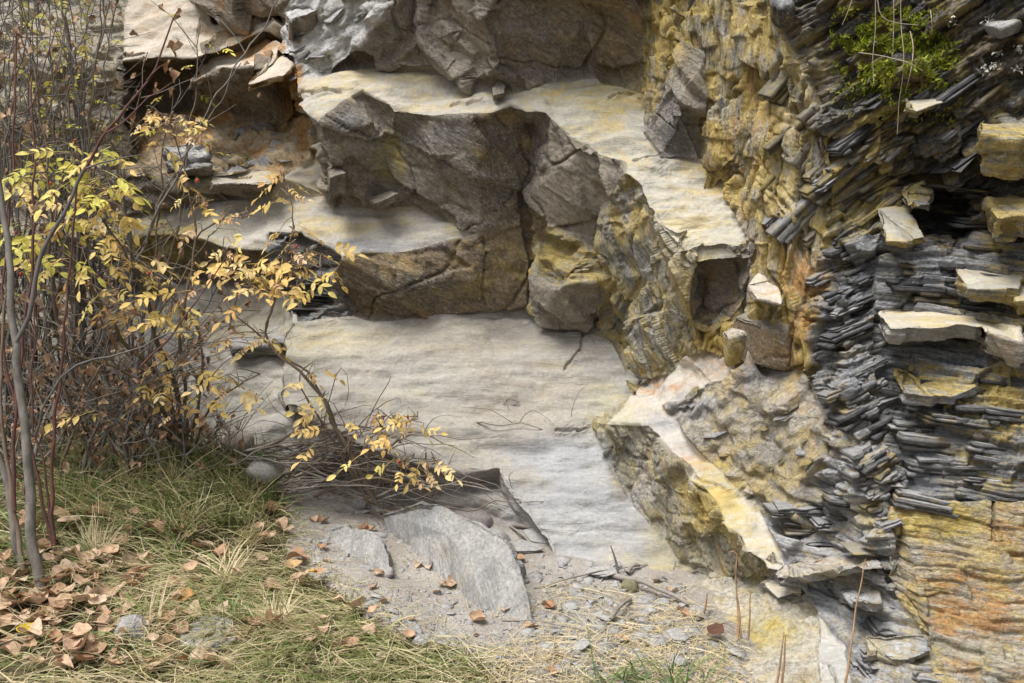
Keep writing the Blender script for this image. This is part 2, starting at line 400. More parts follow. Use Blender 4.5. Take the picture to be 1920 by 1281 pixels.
f('rubble_slope', 'rubble', 'rubble', 'b14 b13 b11 b10 b9 b8 c1 c2 c3 c4 c5 c6')
f('flaky_ridge', 'flaky', 'flaky', 'b7 q1 p1 p2 c1 b8'); f('great_block', 'flaky', 'grey3', 'c1 p2 p3 e3 e2 c2')
f('rubble_slope', 'bed', 'left', 'c3 c2 e2 e1'); f('stepped_ledge', 'slater', 'left', 'c6 c5 c4 c3 e1 c9 c8 c7')
f('stepped_ledge', 'bed', 'bed', 'c7 c8 c9 e1 e10 d4 d3 d2 d1 d0'); f('stepped_ledge', 'riser', 'leftd', 'd0 d1 d2 d3 d4 f3 f2 f1 f0')
f('lower_left_slab', 'bed', 'gsm', 'f0 f1 f2 f3 x1 ks1 g3 g2 g1 g0'); f('lower_left_slab', 'bed', 'gsm', 'g0 g1 g2 g3 ks1 ks2 ks3 h2 h1 h0')
f('broad_slab', 'bed', 'slab', 'k1 k2 ks2 ks1'); f('broad_slab', 'bed', 'slab', 'k2 k3 ks3 ks2'); f('broad_slab', 'bed', 'slab', 'x1 k1 ks1')
f('flaky_ridge', 'flaky', 'flaky', 'r1 r0 r3 r4 r5 r6 r7 r8 q2 q1 r2'); f('flaky_ridge', 'flaky', 'flaky', 'r3 T2 r4')
f('upper_rock_face', 'riser', 'dark', 'r4 T2 T3 r5')
f('upper_rock_face', 'riser', 'dark', 'r6 r7 r8 q2 q3 q4 q5 s2 s3 r5'); f('rock_column', 'riser', 'dark', 's5 s4 q7 q6 q5 s2 s3')
f('rock_bulge', 'riser', 'grey3', 's5 s4 q7 q8 q9 s6 s7 s8'); f('upper_rock_face', 'riser', 'dark', 's8 s7 s6 q9 q10 q21 q22 q23 s9 s10 s11')
f('upper_rock_face', 'riser', 'brown', 's10 s9 q23 q24 q25 q26 s12 s13'); f('upper_rock_face', 'riser', 'dark', 'r5 T3 T4 s13 s10 s11 s8 s5 s3')
f('high_ledge', 'bed', 'bed', 'q1 q2 q3 q4 q5 q6 q7 q8 q9 q10 q20 q19 q18 q17 q16 q15 q14 q13 q12 p2 p1')
f('great_block', 'riser', 'dark', 'p2 q12 m0 m1 m2 e4 e3 p3'); f('great_block', 'riser', 'dark', 'q12 q13 m1 m0'); f('great_block', 'riser', 'dark', 'q13 q14 m1')
f('great_block', 'riser', 'dark', 'm1 q14 q15 q16 q17 mk m2'); f('great_block', 'riser', 'dark', 'q17 q18 mm mk'); f('great_block', 'riser', 'brown', 'q18 q19 q20 n1 n2 mm')
f('great_block', 'riser', 'dark', 'mm n2 n3 e8 e7'); f('great_block', 'riser', 'dark', 'mk mm e7 e6'); f('great_block', 'riser', 'dark', 'm2 mk e6 e5 e4')
f('middle_ledge', 'bed', 'bed', 'e1 e2 e3 e4 e5 e6 e7 e8 e16 e15 e14 e13 e12 e11 e10')
f('middle_ledge', 'slater', 'slate', 'd4 e10 e11 e12 e13 y1 y2 y3 x1 f3')
f('lower_block', 'riser', 'brown', 'y1 e13 e14 yb y3 y2'); f('lower_block', 'riser', 'brown', 'e14 e15 e16 e8 yc yb'); f('lower_block', 'riser', 'brown', 'yb yc y5 y4 y3')
f('lower_block', 'riser', 'brown', 'yc y6 y5'); f('lower_block', 'riser', 'brown', 'e8 n3 w8 w7 z1 z2 z3 y6 yc')
f('stair_ledge', 'bed', 'bedy', 'q10 q21 q22 q23 q24 q25 q26 t1 t2 t3 t4 t5 t6 t7 t8 t9 t10 t11 t26 t25 t24 t23 t22 t21 t20 t19 t18 t17 t16 t15 t14 t13 t12 q20')
f('hanging_face', 'riser', 'dark', 'q20 t12 t13 w2 n2 n1'); f('hanging_face', 'riser', 'grey3', 't13 t14 t15 t16 t17 t18 t19 w3 w4 w5 w6 w7 w8 w2'); f('hanging_face', 'riser', 'grey3', 'n2 w2 w8 n3')
f('wedged_block', 'slater', 'green', 'w7 w6 w5 wr cb5 cb4 z1'); f('wedged_block', 'wallb', 'green', 'z2 z1 cb4 cb7 z3'); f('wedged_block', 'riser', 'grey3', 'cb4 cb5 wr wq cb8 cb7')
f('green_wall', 'wallb', 'green', 'w3 t19 t20 t21 vm w5 w4'); f('green_wall', 'wallb', 'green', 't21 t22 t23 t24 t25 v1 v2 vm'); f('green_wall', 'wallb', 'green', 'vm v2 v3 v4 v5 v6 u2')
f('green_wall', 'wallb', 'green', 'w5 vm u2 u1 wq wr')
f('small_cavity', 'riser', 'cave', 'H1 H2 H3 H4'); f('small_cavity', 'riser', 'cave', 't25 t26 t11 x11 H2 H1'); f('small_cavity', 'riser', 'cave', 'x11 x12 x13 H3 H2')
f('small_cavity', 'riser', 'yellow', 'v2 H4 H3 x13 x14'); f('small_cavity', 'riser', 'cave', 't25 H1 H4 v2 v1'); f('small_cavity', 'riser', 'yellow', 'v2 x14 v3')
f('ochre_wall', 'wall', 'ochre', 't10 t11 x11 x12 x13 x14 v3 x15 x17 x18 x19 x20 x21 x22 x23 x24')
f('ramp_block', 'bed', 'ramp', 'v6 v5 v4 v3 x15 x17 x18 j1 j2 j3 j4 j5 j6'); f('ramp_block', 'bed', 'ramp', 'j6 j5 j4 j10 j11 j12 l1 l0 j8 j7'); f('ramp_block', 'wallb', 'green', 'v6 j6 j7 j8 j9 i2 i1')
f('sloping_ledge', 'bed', 'ledge4', 'l1 j12 o1 o2 o3 o4 l11 l10 l9 l8 l7 l6 l5 l4 l3 l2')
f('sloping_ledge', 'wallb', 'riser4', 'j8 l0 l1 l2 l3 ra i4 i3 j9'); f('sloping_ledge', 'wallb', 'riser4', 'l3 l4 l5 l6 rb ra'); f('sloping_ledge', 'wallb', 'riser4', 'ra rb i7 i6 i5 i4')
f('sloping_ledge', 'wallb', 'riser4', 'l6 l7 l8 l9 l10 rc rd re rf i7 rb'); f('sloping_ledge', 'wallb', 'riser4', 'l10 l11 rh rc')
f('broad_slab', 'bed', 'slab', 'x1 y3 y4 y5 y6 z3 cb7 cb8 wq u1 u2 v6 i1 i2 j9 i3 i4 i5 i6 i7 i8 k10 k9 k8 k7 k6 k5 k4 k3b k3 k2 k1')
f('broad_slab', 'bed', 'slab', 'k3 k3b k4 k5 k6 kb6 kb5 kb4 kb3 h2 ks3'); f('broad_slab', 'bed', 'slab', 'k6 k7 k8 kc6 kb6'); f('broad_slab', 'bed', 'slab', 'k8 k9 kc9 kc6'); f('broad_slab', 'bed', 'slab', 'k9 k10 kd2 kc9')
f('undercut_slab', 'bed', 'slab', 'kb3 kb4 kb5 kb6 kc6 kc9 kd2 kd1 h2')
f('footwall_slab', 'low', 'low', 'i8 i7 rf re rd rc rg rk rm rn ro rp rq rr'); f('footwall_slab', 'bed', 'gsm', 'rn gs1 gs2 rp ro')
f('knobbly_block', 'block5', 'block5', 'j4 j3 j2 j1 bm b58 b59 j12 j11 j10'); f('knobbly_block', 'block5', 'block5', 'j1 x18 x19 x20 b52 b53 b54 bm'); f('knobbly_block', 'block5', 'block5', 'bm b54 b55 b56 b57 b58')
f('ochre_wall', 'slateh', 'white', 'x20 x21 b52')
f('flaked_slope', 'block5', 'block5', 'j12 b59 b58 b57 b56 fm o3 o2 o1'); f('flaked_slope', 'slater', 'slatel', 'b56 b55 f51 f52 f53 fm'); f('flaked_slope', 'slater', 'slatel', 'fm f53 f54 f55 l11 o4 o3')
f('flaked_foot', 'slater', 'slatel', 'l11 f55 f54 f53 f56 f57 f58 gs2 gs1 rn rm rk rg rc rh')
f('slate_hinge', 'slateh', 'slate', 'x21 x22 hz1 hm1 hm2 b53 b52'); f('slate_hinge', 'slateh', 'slate', 'hz1 hz2 hz3 hm1'); f('slate_hinge', 'slateh', 'slate', 'hm1 hz3 hz4 hz5 hm3 hm2')
f('slate_hinge', 'slateh', 'slatel', 'hm2 hm3 f51 b55 b54 b53'); f('slate_hinge', 'slateh', 'slatel', 'hm3 hz5 hz6 hz7 or1 f56 f53 f52 f51')
f('layered_wall', 'slater', 'slate', 'hz2 cv1 cv6 cv5 rr1 rr2 rr3 rr4 rr5 hz6 hz5 hz4 hz3')
f('layered_wall', 'slater', 'slate', 'hz6 rr5 rr4 rr3 ow3 ow2 ow1'); f('rusty_wall', 'orange', 'orange', 'hz7 hz6 ow1 ow2 ow3 ow4 ow5 f58 f57 f56 or1')
f('yellow_wall', 'wall', 'yellow', 's13 s12 q26 t1 t2 t3 py2 py1 py0 yw1'); f('pyramid_block', 'riser', 'grey3', 'py0 py1 py2 t3 t4 pyc'); f('pyramid_block', 'riser', 'grey3', 'py0 pyc t4 t5 t6 py4 py3')
f('yellow_wall', 'wall', 'yellow', 'yw1 py0 py3 py4 t6 t7 t8 t9 t10 x24 yw5 yw4 yw3'); f('crusted_wall', 'wall', 'white', 'yw3 yw4 yw5 x24 x23 x22 hz1 uw1 uw2 uw3 uw4')
f('mossy_face', 'slateu', 'black', 'uw4 uw3 uw2 um ur1 ur2 ur3'); f('slanting_slates', 'slateu', 'slatey', 'uw2 uw1 hz1 hz2 cv1 cv2 um'); f('mossy_face', 'slateu', 'black', 'um cv2 cv3 cv4 cv5 rr1 ur1')
f('mossy_face', 'slateu', 'black', 'ur2 ur1 rr1 rr2 ur4'); f('yellow_wall', 'wall', 'yellow', 's13 yw1 yw3 uw4 T5 T4'); f('mossy_face', 'slateu', 'black', 'uw4 ur3 ur2 T6 T5'); f('mossy_face', 'slateu', 'black', 'ur2 ur4 T7 T6')
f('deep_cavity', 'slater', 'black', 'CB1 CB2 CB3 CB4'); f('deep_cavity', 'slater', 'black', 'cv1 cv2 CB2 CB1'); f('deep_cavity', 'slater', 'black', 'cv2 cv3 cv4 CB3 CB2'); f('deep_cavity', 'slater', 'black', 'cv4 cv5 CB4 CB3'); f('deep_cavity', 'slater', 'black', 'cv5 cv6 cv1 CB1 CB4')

# ---- triangulate, tessellate, displace
keys = list(W); KI = {k: i for i, k in enumerate(keys)}
VB = np.array([W[k] for k in keys])
def earclip(idx):
    pts = [V[keys[i]][:2] for i in idx]
    if all(p == (0, 0) for p in pts[2:]) or any(keys[i][0] in 'UQ' for i in idx):
        return [(idx[0], idx[k], idx[k + 1]) for k in range(1, len(idx) - 1)]
    area = sum(pts[k][0] * pts[(k + 1) % len(pts)][1] - pts[(k + 1) % len(pts)][0] * pts[k][1] for k in range(len(pts)))
    order = list(range(len(idx)))
    if area < 0: order.reverse()
    out = []
    def cr(a, b, c): return (pts[b][0] - pts[a][0]) * (pts[c][1] - pts[a][1]) - (pts[b][1] - pts[a][1]) * (pts[c][0] - pts[a][0])
    while len(order) > 3:
        best = None
        for k in range(len(order)):
            a, b, c = order[k - 1], order[k], order[(k + 1) % len(order)]
            x = cr(a, b, c)
            if x <= 1e-6: continue
            if any(cr(a, b, o) > -1e-6 and cr(b, c, o) > -1e-6 and cr(c, a, o) > -1e-6 for o in order if o not in (a, b, c)): continue
            la = math.dist(pts[a], pts[c])
            if best is None or la < best[0]: best = (la, k, (a, b, c))
        if best is None: best = (0, 1, (order[0], order[1], order[2]))
        out.append(tuple(idx[q] for q in best[2])); order.pop(best[1])
    out.append(tuple(idx[q] for q in order))
    return out
def orient(Vv, T):
    a, b, c = Vv[T[:, 0]], Vv[T[:, 1]], Vv[T[:, 2]]
    n = np.cross(b - a, c - a)
    s = (n * ((a + b + c) / 3 - CAM)).sum(1) > 0
    T = T.copy(); T[s] = T[s][:, ::-1]
    return T
def tess(Vv, T, A, fine, coarse, maxit=14, near=None):
    for it in range(maxit):
        E = np.concatenate([T[:, [0, 1]], T[:, [1, 2]], T[:, [2, 0]]]); E.sort(1)
        key = E[:, 0] * (len(Vv) + 1) + E[:, 1]
        uk, inv = np.unique(key, return_inverse=True)
        ue = np.stack([uk // (len(Vv) + 1), uk % (len(Vv) + 1)], 1)
        mid = 0.5 * (Vv[ue[:, 0]] + Vv[ue[:, 1]])
        u, v, d = proj(mid)
        inside = (u > -90) & (u < 2010) & (v > -90) & (v < 1370) & (d > 1)
        L = np.linalg.norm(Vv[ue[:, 0]] - Vv[ue[:, 1]], axis=1)
        lim = np.where(inside, fine * d / 4.3, coarse)
        if near is not None: lim = lim * near(u, v)
        mark = L > lim
        if not mark.any(): break
        new = np.full(len(uk), -1); new[mark] = len(Vv) + np.arange(mark.sum())
        Vv = np.concatenate([Vv, mid[mark]])
        n = len(T); m = np.stack([new[inv[:n]], new[inv[n:2 * n]], new[inv[2 * n:]]], 1)
        cnt = (m >= 0).sum(1)
        outT = [T[cnt == 0]]; outA = [A[cnt == 0]]
        k = cnt == 3
        if k.any():
            t, q = T[k], m[k]
            for tri in ((t[:, 0], q[:, 0], q[:, 2]), (q[:, 0], t[:, 1], q[:, 1]), (q[:, 2], q[:, 1], t[:, 2]), (q[:, 0], q[:, 1], q[:, 2])):
                outT.append(np.stack(tri, 1)); outA.append(A[k])
        for r in range(3):
            k = (cnt == 1) & (m[:, r] >= 0)
            if k.any():
                t = np.roll(T[k], -r, 1); q = m[k][:, r]
                outT += [np.stack([t[:, 0], q, t[:, 2]], 1), np.stack([q, t[:, 1], t[:, 2]], 1)]; outA += [A[k], A[k]]
            k = (cnt == 2) & (m[:, r] < 0)
            if k.any():
                t = np.roll(T[k], -r, 1); q = np.roll(m[k], -r, 1)      # edge 0-1 is whole
                outT += [np.stack([t[:, 0], t[:, 1], q[:, 1]], 1), np.stack([t[:, 0], q[:, 1], q[:, 2]], 1), np.stack([q[:, 2], q[:, 1], t[:, 2]], 1)]
                outA += [A[k]] * 3
        T = np.concatenate(outT); A = np.concatenate(outA)
    return Vv, T, A
def vnormals(Vv, T):
    n = np.cross(Vv[T[:, 1]] - Vv[T[:, 0]], Vv[T[:, 2]] - Vv[T[:, 0]])
    out = np.zeros_like(Vv)
    for k in range(3):
        for c in range(3): out[:, c] += np.bincount(T[:, k], n[:, c], len(Vv))
    return out / (np.linalg.norm(out, axis=1)[:, None] + 1e-12)
def smooth(T, X, it):
    n = len(X); deg = np.bincount(T.ravel(), minlength=n) * 2.0 + 1e-9
    for _ in range(it):
        Y = np.zeros_like(X)
        for a, b in ((0, 1), (1, 2), (2, 0)):
            for c in range(X.shape[1]):
                Y[:, c] += np.bincount(T[:, a], X[T[:, b], c], n) + np.bincount(T[:, b], X[T[:, a], c], n)
        X = 0.4 * X + 0.6 * Y / deg[:, None]
    return X

def style_arrays(FC):
    fcol = [C[x[2]] for x in FC]
    return np.array([SID[x[1]] for x in FC]), np.array([sum(c, ()) for c in fcol])
def orient_bodies(Vv, T, body):
    """bodies: every face looks away from its own body's centre"""
    out = T.copy(); cen = Vv[T].mean(1)
    nb = body.max() + 1
    ctr = np.stack([np.bincount(body, cen[:, c], nb) for c in range(3)], 1) / np.bincount(body, minlength=nb)[:, None]
    n = np.cross(Vv[T[:, 1]] - Vv[T[:, 0]], Vv[T[:, 2]] - Vv[T[:, 0]])
    s = (n * (cen - ctr[body])).sum(1) < 0
    out[s] = out[s][:, ::-1]
    return out
def rockify(VB, T, A, FC, fine, coarse, body=None, amp=1.0, wobble=0.013, cracks=()):
    """split faces into small triangles and wear them: wavering edges, chips, laminae"""
    T = orient(VB, T) if body is None else orient_bodies(VB, T, body[A])
    near = (lambda u, v: np.where(u > 1500, .72, 1.0)) if len(cracks) else None
    if len(cracks):
        segs = []
        for line in cracks:
            pts = [tuple(map(float, q.split(','))) for q in line.split()]
            segs += list(zip(pts[:-1], pts[1:]))
        def near(u, v):
            f_ = np.where((u > 1520) & (v < 1120), .74, np.where((u > 1200) & (u < 1560) & (v < 690), .62, 1.0))
            for (x0, y0), (x1, y1) in segs:
                m = (u > min(x0, x1) - 12) & (u < max(x0, x1) + 12) & (v > min(y0, y1) - 12) & (v < max(y0, y1) + 12)
                if not m.any(): continue
                t = np.clip(((u[m] - x0) * (x1 - x0) + (v[m] - y0) * (y1 - y0)) / ((x1 - x0) ** 2 + (y1 - y0) ** 2), 0, 1)
                e = np.hypot(u[m] - x0 - t * (x1 - x0), v[m] - y0 - t * (y1 - y0))
                f_[m] = np.where(e < 9, .35, f_[m])
            return f_
    VB, T, A = tess(VB, T, A, fine, coarse, near=near)
    nv = len(VB)
    fs, tc = style_arrays(FC)
    cnt = np.bincount(T.ravel(), minlength=nv).astype(float)
    WS = np.zeros((nv, len(STYLES))); CA = np.zeros((nv, 9))
    for k in range(3):
        for sid in np.unique(fs): WS[:, sid] += np.bincount(T[:, k], (fs[A] == sid).astype(float), nv)
        for c in range(9): CA[:, c] += np.bincount(T[:, k], tc[A, c], nv)
    WS /= cnt[:, None]; CA /= cnt[:, None]
    CA = smooth(T, CA, 1)
    NR = smooth(T, vnormals(VB, T), 3); NR /= np.linalg.norm(NR, axis=1)[:, None] + 1e-12
    J = np.random.default_rng(1).uniform(-1, 1, VB.shape) * 0.0006
    VB = VB + J - NR * (J * NR).sum(1)[:, None]
    wob = wobble * np.stack([fbm(VB * 4 + s, 3, .5) for s in (0, 40, 80)], 1)
    HH = np.zeros(nv)
    for name, (fn, fr, sc) in STYLES.items():
        w = WS[:, SID[name]]; m = w > 0.01
        if m.any(): HH[m] += w[m] * fn(VB[m])
    if len(cracks):
        uu, vv, dd = proj(VB); jit = 3.0 * perlin(VB * 30.0)
        for line in cracks:
            pts = [tuple(map(float, q.split(','))) for q in line.split()]
            for (x0, y0), (x1, y1) in zip(pts[:-1], pts[1:]):
                L2 = (x1 - x0) ** 2 + (y1 - y0) ** 2
                t = np.clip(((uu - x0) * (x1 - x0) + (vv - y0) * (y1 - y0)) / L2, 0, 1)
                e = np.hypot(uu - x0 - t * (x1 - x0) + jit, vv - y0 - t * (y1 - y0) + jit)
                m = e < 4
                HH[m] -= 0.016 * (1 - e[m] / 4)
    HH = smooth(T, HH[:, None], 1)[:, 0] * .75 + HH * .25
    return VB + wob + amp * NR * HH[:, None], T, A, CA, fs
def stain_shade(VB, CA, spots):
    """mineral stains, lichen crusts and a painted band of overhang shade, ragged edges: (u, v, ru, rv, strength, colour or None, marks or None)"""
    uu, vv, dd = proj(VB)
    nz = fbm(VB * 6.0 + 9, 4, .6)
    for u, v, ru, rv, st, col, mk in spots:
        r = np.hypot((uu - u) / ru, (vv - v) / rv) + 0.55 * nz
        w = st * np.clip((1.15 - r) / 0.7, 0, 1)
        m = w > 0
        if not m.any(): continue
        w = w[m][:, None]
        if col is not None:
            CA[m, 0:3] = CA[m, 0:3] * (1 - w) + w * np.array(col)
            CA[m, 3:6] = CA[m, 3:6] * (1 - w) + w * np.array(col) * 0.82
        if mk is not None: CA[m, 6:9] = CA[m, 6:9] * (1 - w) + w * np.array(mk) * (.50, .7, 1)
    return CA
def rock_mat(name, fr, sc, bump=0.006, grain=1.0):
    m = NT(name)
    pos = m.coord(fr, sc)
    iso = m.coord()
    ca, cb, mk = m.attr('ca'), m.attr('cb'), m.attr('mk')
    sep = m.n('ShaderNodeSeparateColor'); m.l(mk, sep.inputs[0])
    n1 = m.noise(pos, 1.6, 10, 0.70, 0.6)
    base = m.mix(m.mapr(n1, .40, .58), ca, cb)
    # dark veins and weathering
    n2 = m.noise(pos, 3.4, 10, 0.74, 0.9)
    smoothish = name.endswith('bed') or name.endswith('fin')
    vein = m.math('MULTIPLY', m.mapr(n2, .52, .62 if not smoothish else .70), m.math('MULTIPLY', sep.outputs[2], 1.5 if not smoothish else 1.0))
    base = m.mix(vein, base, (.065, .066, .070) if not smoothish else (.25, .25, .25))
    # pale dust and scuffs
    n5 = m.noise(pos, 7.0, 6, 0.7, 0.4)
    base = m.mix(m.mapr(n5, .56, .76, 0, .42), base, (.50, .49, .46))
    n7 = m.noise(pos, 15.0, 7, 0.72, 0.5)
    vb = m.math('MINIMUM', m.math('MULTIPLY', sep.outputs[2], 1.9), .85)
    base = m.mix(m.math('MULTIPLY', m.mapr(n7, .46, .37), vb), base, (.045, .045, .045) if not smoothish else (.24, .235, .225))  # dark streaks along the grain: crevice shade put into the colour
    base = m.mix(m.math('MULTIPLY', m.mapr(n7, .56, .66), m.math('MULTIPLY', vb, .8)), base, (.56, .54, .49))  # pale streaks along the grain: glints put into the colour
    # lichen yellow, then rust
    n3 = m.noise(iso, 6.5, 10, 0.76, 0.5); n3b = m.noise(pos, 2.2, 5, .6, .3)
    nn = m.math('ADD', m.math('MULTIPLY', n3, .6), m.math('MULTIPLY', n3b, .4))
    yl = m.math('SUBTRACT', m.math('ADD', nn, m.math('MULTIPLY', sep.outputs[0], .30)), .53)
    yl = m.mapr(yl, 0, .08, 0, .68)
    ycol = m.mix(m.mapr(m.noise(iso, 26, 4), .35, .65), (.43, .30, .05), (.55, .42, .13))
    base = m.mix(m.math('MULTIPLY', yl, m.mapr(sep.outputs[0], 0, .25)), base, ycol)
    n4 = m.math('ADD', m.math('MULTIPLY', m.noise(iso, 4.2, 8, 0.7, 0.4), .5), m.math('MULTIPLY', m.noise(pos, 2.6, 9, .72, .4), .5))
    ru = m.math('SUBTRACT', m.math('ADD', n4, m.math('MULTIPLY', sep.outputs[1], .30)), .56)
    ru = m.mapr(ru, 0, .07, 0, .8)
    base = m.mix(m.math('MULTIPLY', ru, m.mapr(sep.outputs[1], 0, .25)), base, m.mix(m.mapr(n5, .35, .65), (.37, .175, .05), (.47, .27, .10)))
    # grain
    n6 = m.noise(iso, 70, 6, .75)
    g0, g1 = (.80, 1.14) if name.endswith('bed') else (.62, 1.26)
    base = m.mix(1.0, base, m.mix(m.mapr(n6, .3, .7), (g0,) * 3, (g1,) * 3), 'MULTIPLY')
    m.l(base, m.b.inputs['Base Color'])
    m.b.inputs['Roughness'].default_value = 0.78
    m.b.inputs['Specular IOR Level'].default_value = 0.28
    hb = m.noise(pos, 7.0, 6, .64, .5)
    b1 = m.bump(hb, bump * (2.2 if smoothish else 3.3), 0.9)
    hc = m.noise(iso, 60, 4, .6)
    b1 = m.bump(m.noise(pos, 21.0, 3, .6, .3), bump * .8, 0.8, b1)
    b2 = m.bump(hc, bump * (0.3 if smoothish else 0.7), 0.8, b1)
    m.l(b2, m.b.inputs['Normal'])
    return m.m
RM = {}
for name, (fn, fr, sc) in STYLES.items():
    RM[name] = rock_mat('rock_' + name, fr, sc, {'bed': .0022, 'low': .005, 'slateh': .005, 'slater': .005}.get(name, .006))
MATS = list(STYLES)
def rock_object(name, sel, VF, T, A, CA, fs, parent, loc):
    t = T[sel]; st = fs[A[sel]]
    uq, inv = np.unique(t, return_inverse=True)
    me = mesh_np(name, VF[uq] - np.asarray(loc), inv.reshape(-1, 3))
    vcol(me, 'ca', CA[uq, 0:3]); vcol(me, 'cb', CA[uq, 3:6]); vcol(me, 'mk', CA[uq, 6:9])
    us = np.unique(st)
    for s in us: me.materials.append(RM[MATS[s]])
    me.polygons.foreach_set('material_index', np.searchsorted(us, st).astype(np.int32))
    o = obj(name, me, None, parent)
    return o

PARTS = []; TR = []; TA = []
for fi, (part, style, col, ks) in enumerate(FACES):
    if part not in PARTS: PARTS.append(part)
    for t in earclip([KI[k] for k in ks]):
        TR.append(t); TA.append(fi)
CRACKS = ['1046,806 1085,809 1108,804', '905,440 908,470 903,505 905,560', '560,190 570,178 590,182 612,172 640,176', '845,190 880,186 905,178', '1145,186 1160,176 1195,176', '1290,470 1250,435',
          '1060,690 1085,660 1090,625 1125,610', '1190,300 1215,295 1235,290',
          '1667,969 1681,1005', '1644,1042 1661,1090 1675,1112', '1703,1129 1717,1160 1746,1211', '1857,985 1858,940 1862,1010', '1300,893 1340,905 1395,930',
          '1560,1245 1570,1265 1575,1290', '1100,500 1050,520', '975,275 1000,330', '930,215 950,240']
VF, TT, TA, CA, FS = rockify(VB, np.array(TR, np.int64), np.array(TA), FACES, 0.0112, 0.14, cracks=CRACKS)
G_, Y_, O_, K_ = (.40, .40, .40), (.9, .0, .1), (.3, .9, .1), (.1, .0, .9)
CA = stain_shade(VF, CA, [
    (620, 640, 130, 40, .7, (.44, .40, .29), (.2, .0, .05)), (880, 640, 260, 50, .7, (.34, .305, .25), None), (1060, 850, 110, 50, .85, (.30, .31, .33), (.0, .0, .12)),  # brown band at the slab top paints in the shade under the overhang
    (1000, 760, 190, 70, .6, (.34, .30, .245), (.05, .1, .35)), (1150, 780, 60, 60, .6, (.46, .43, .30), (.4, 0, .05)), (1220, 1050, 60, 60, .7, (.44, .39, .24), (.3, 0, .05)),
    (1090, 960, 150, 130, .9, (.36, .365, .37), (.0, .0, .25)), (700, 740, 130, 90, .5, (.40, .37, .32), None), (460, 600, 100, 60, .8, (.38, .34, .25), (.2, 0, .1)),
    (450, 760, 120, 90, .7, (.38, .36, .31), (.1, 0, .15)), (300, 470, 90, 60, .8, (.30, .26, .10), (.7, .0, .3)), (540, 160, 30, 60, .7, (.30, .18, .07), (.0, .9, .1)),
    (500, 90, 70, 30, .7, None, (0, .8, .1)), (800, 160, 120, 40, .5, (.47, .43, .36), None), (1120, 180, 120, 40, .6, (.40, .36, .22), (.5, 0, .05)),
    (1310, 420, 90, 60, .5, (.60, .56, .45), (.3, .1, .0)), (1250, 230, 40, 90, .8, (.26, .245, .225), (.05, 0, .4)), (1270, 270, 40, 40, .9, (.17, .165, .165), (.05, 0, .2)),
    (1340, 640, 60, 40, .8, (.36, .26, .07), (.9, .2, .1)), (1440, 640, 60, 60, .7, (.26, .21, .17), (.1, .7, .2)), (1480, 620, 50, 90, .6, (.40, .28, .11), (.4, .45, .2)),
    (1200, 560, 50, 140, .5, (.24, .24, .22), (.2, 0, .7)), (1280, 520, 40, 70, .6, (.38, .33, .24), (.2, .1, .2)), (1140, 560, 30, 90, .6, None, (.8, 0, .1)),
    (1410, 250, 90, 130, .55, (.42, .36, .22), (.6, .4, .2)), (1500, 160, 60, 120, .7, (.45, .42, .36), (.3, .15, .3)), (1560, 420, 70, 70, .8, (.47, .41, .26), (.55, .2, .2)),
    (1500, 520, 50, 80, .7, (.42, .33, .17), (.5, .5, .15)), (1250, 60, 60, 70, .6, (.32, .25, .09), (.8, .1, .3)), (1150, 70, 80, 80, .5, (.27, .215, .14), (.2, .2, .3)),
    (1800, 1060, 130, 80, .5, (.40, .29, .15), (.2, .42, .3)), (1890, 1000, 60, 60, .5, (.42, .31, .15), (.2, .42, .3)), (1760, 980, 100, 40, .8, (.34, .29, .12), (.8, .1, .2)), (1860, 1220, 90, 60, .7, (.50, .45, .32), (.3, .1, .2)),
    (1830, 1150, 80, 50, .7, (.33, .30, .27), (.2, .6, .4)), (1760, 740, 90, 50, .7, (.34, .31, .18), (.6, 0, .2)), (1860, 800, 80, 120, .6, (.16, .155, .11), (.7, 0, .5)), (1900, 600, 60, 300, .7, (.10, .10, .085), (.5, 0, .5)),
    (1440, 1180, 90, 40, .7, (.42, .37, .17), (.7, 0, .05)), (1330, 940, 60, 80, .5, (.40, .33, .13), (.8, .1, .1)), (1170, 880, 30, 60, .6, (.25, .22, .15), (.3, 0, .5)), (1330, 870, 50, 20, .3, (.50, .40, .22), (.2, .4, 0)),
    (1280, 730, 90, 30, .5, (.50, .46, .42), (.0, .5, .05)), (1250, 800, 40, 25, .7, (.30, .31, .33), (.0, .0, .4)), (1300, 760, 60, 40, .6, (.33, .335, .345), (.1, .1, .2)), (1440, 700, 60, 20, .7, (.27, .275, .29), (.3, .1, .3)),
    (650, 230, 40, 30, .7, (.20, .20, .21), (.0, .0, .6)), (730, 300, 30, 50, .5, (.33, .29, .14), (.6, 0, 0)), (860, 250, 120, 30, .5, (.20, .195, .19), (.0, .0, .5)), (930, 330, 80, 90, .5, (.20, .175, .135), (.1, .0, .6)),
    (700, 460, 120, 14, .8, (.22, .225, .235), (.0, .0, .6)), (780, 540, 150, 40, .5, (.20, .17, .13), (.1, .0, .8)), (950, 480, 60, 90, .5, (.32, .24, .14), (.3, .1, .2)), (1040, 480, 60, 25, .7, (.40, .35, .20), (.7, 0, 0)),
])
cliff = empty('rock_cliff', (0.3, 4.6, 0.2))
tag(cliff, 'layered schist cliff of pale ledges, dark overhangs and yellow stained walls', 'cliff', kind='structure')
fpart = np.array([PARTS.index(x[0]) for x in FACES])
CP = {}
for pi, part in enumerate(PARTS):
    CP[part] = rock_object(part, fpart[TA] == pi, VF, TT, TA, CA, FS, cliff, cliff.location)
print('cliff tris', len(TT))
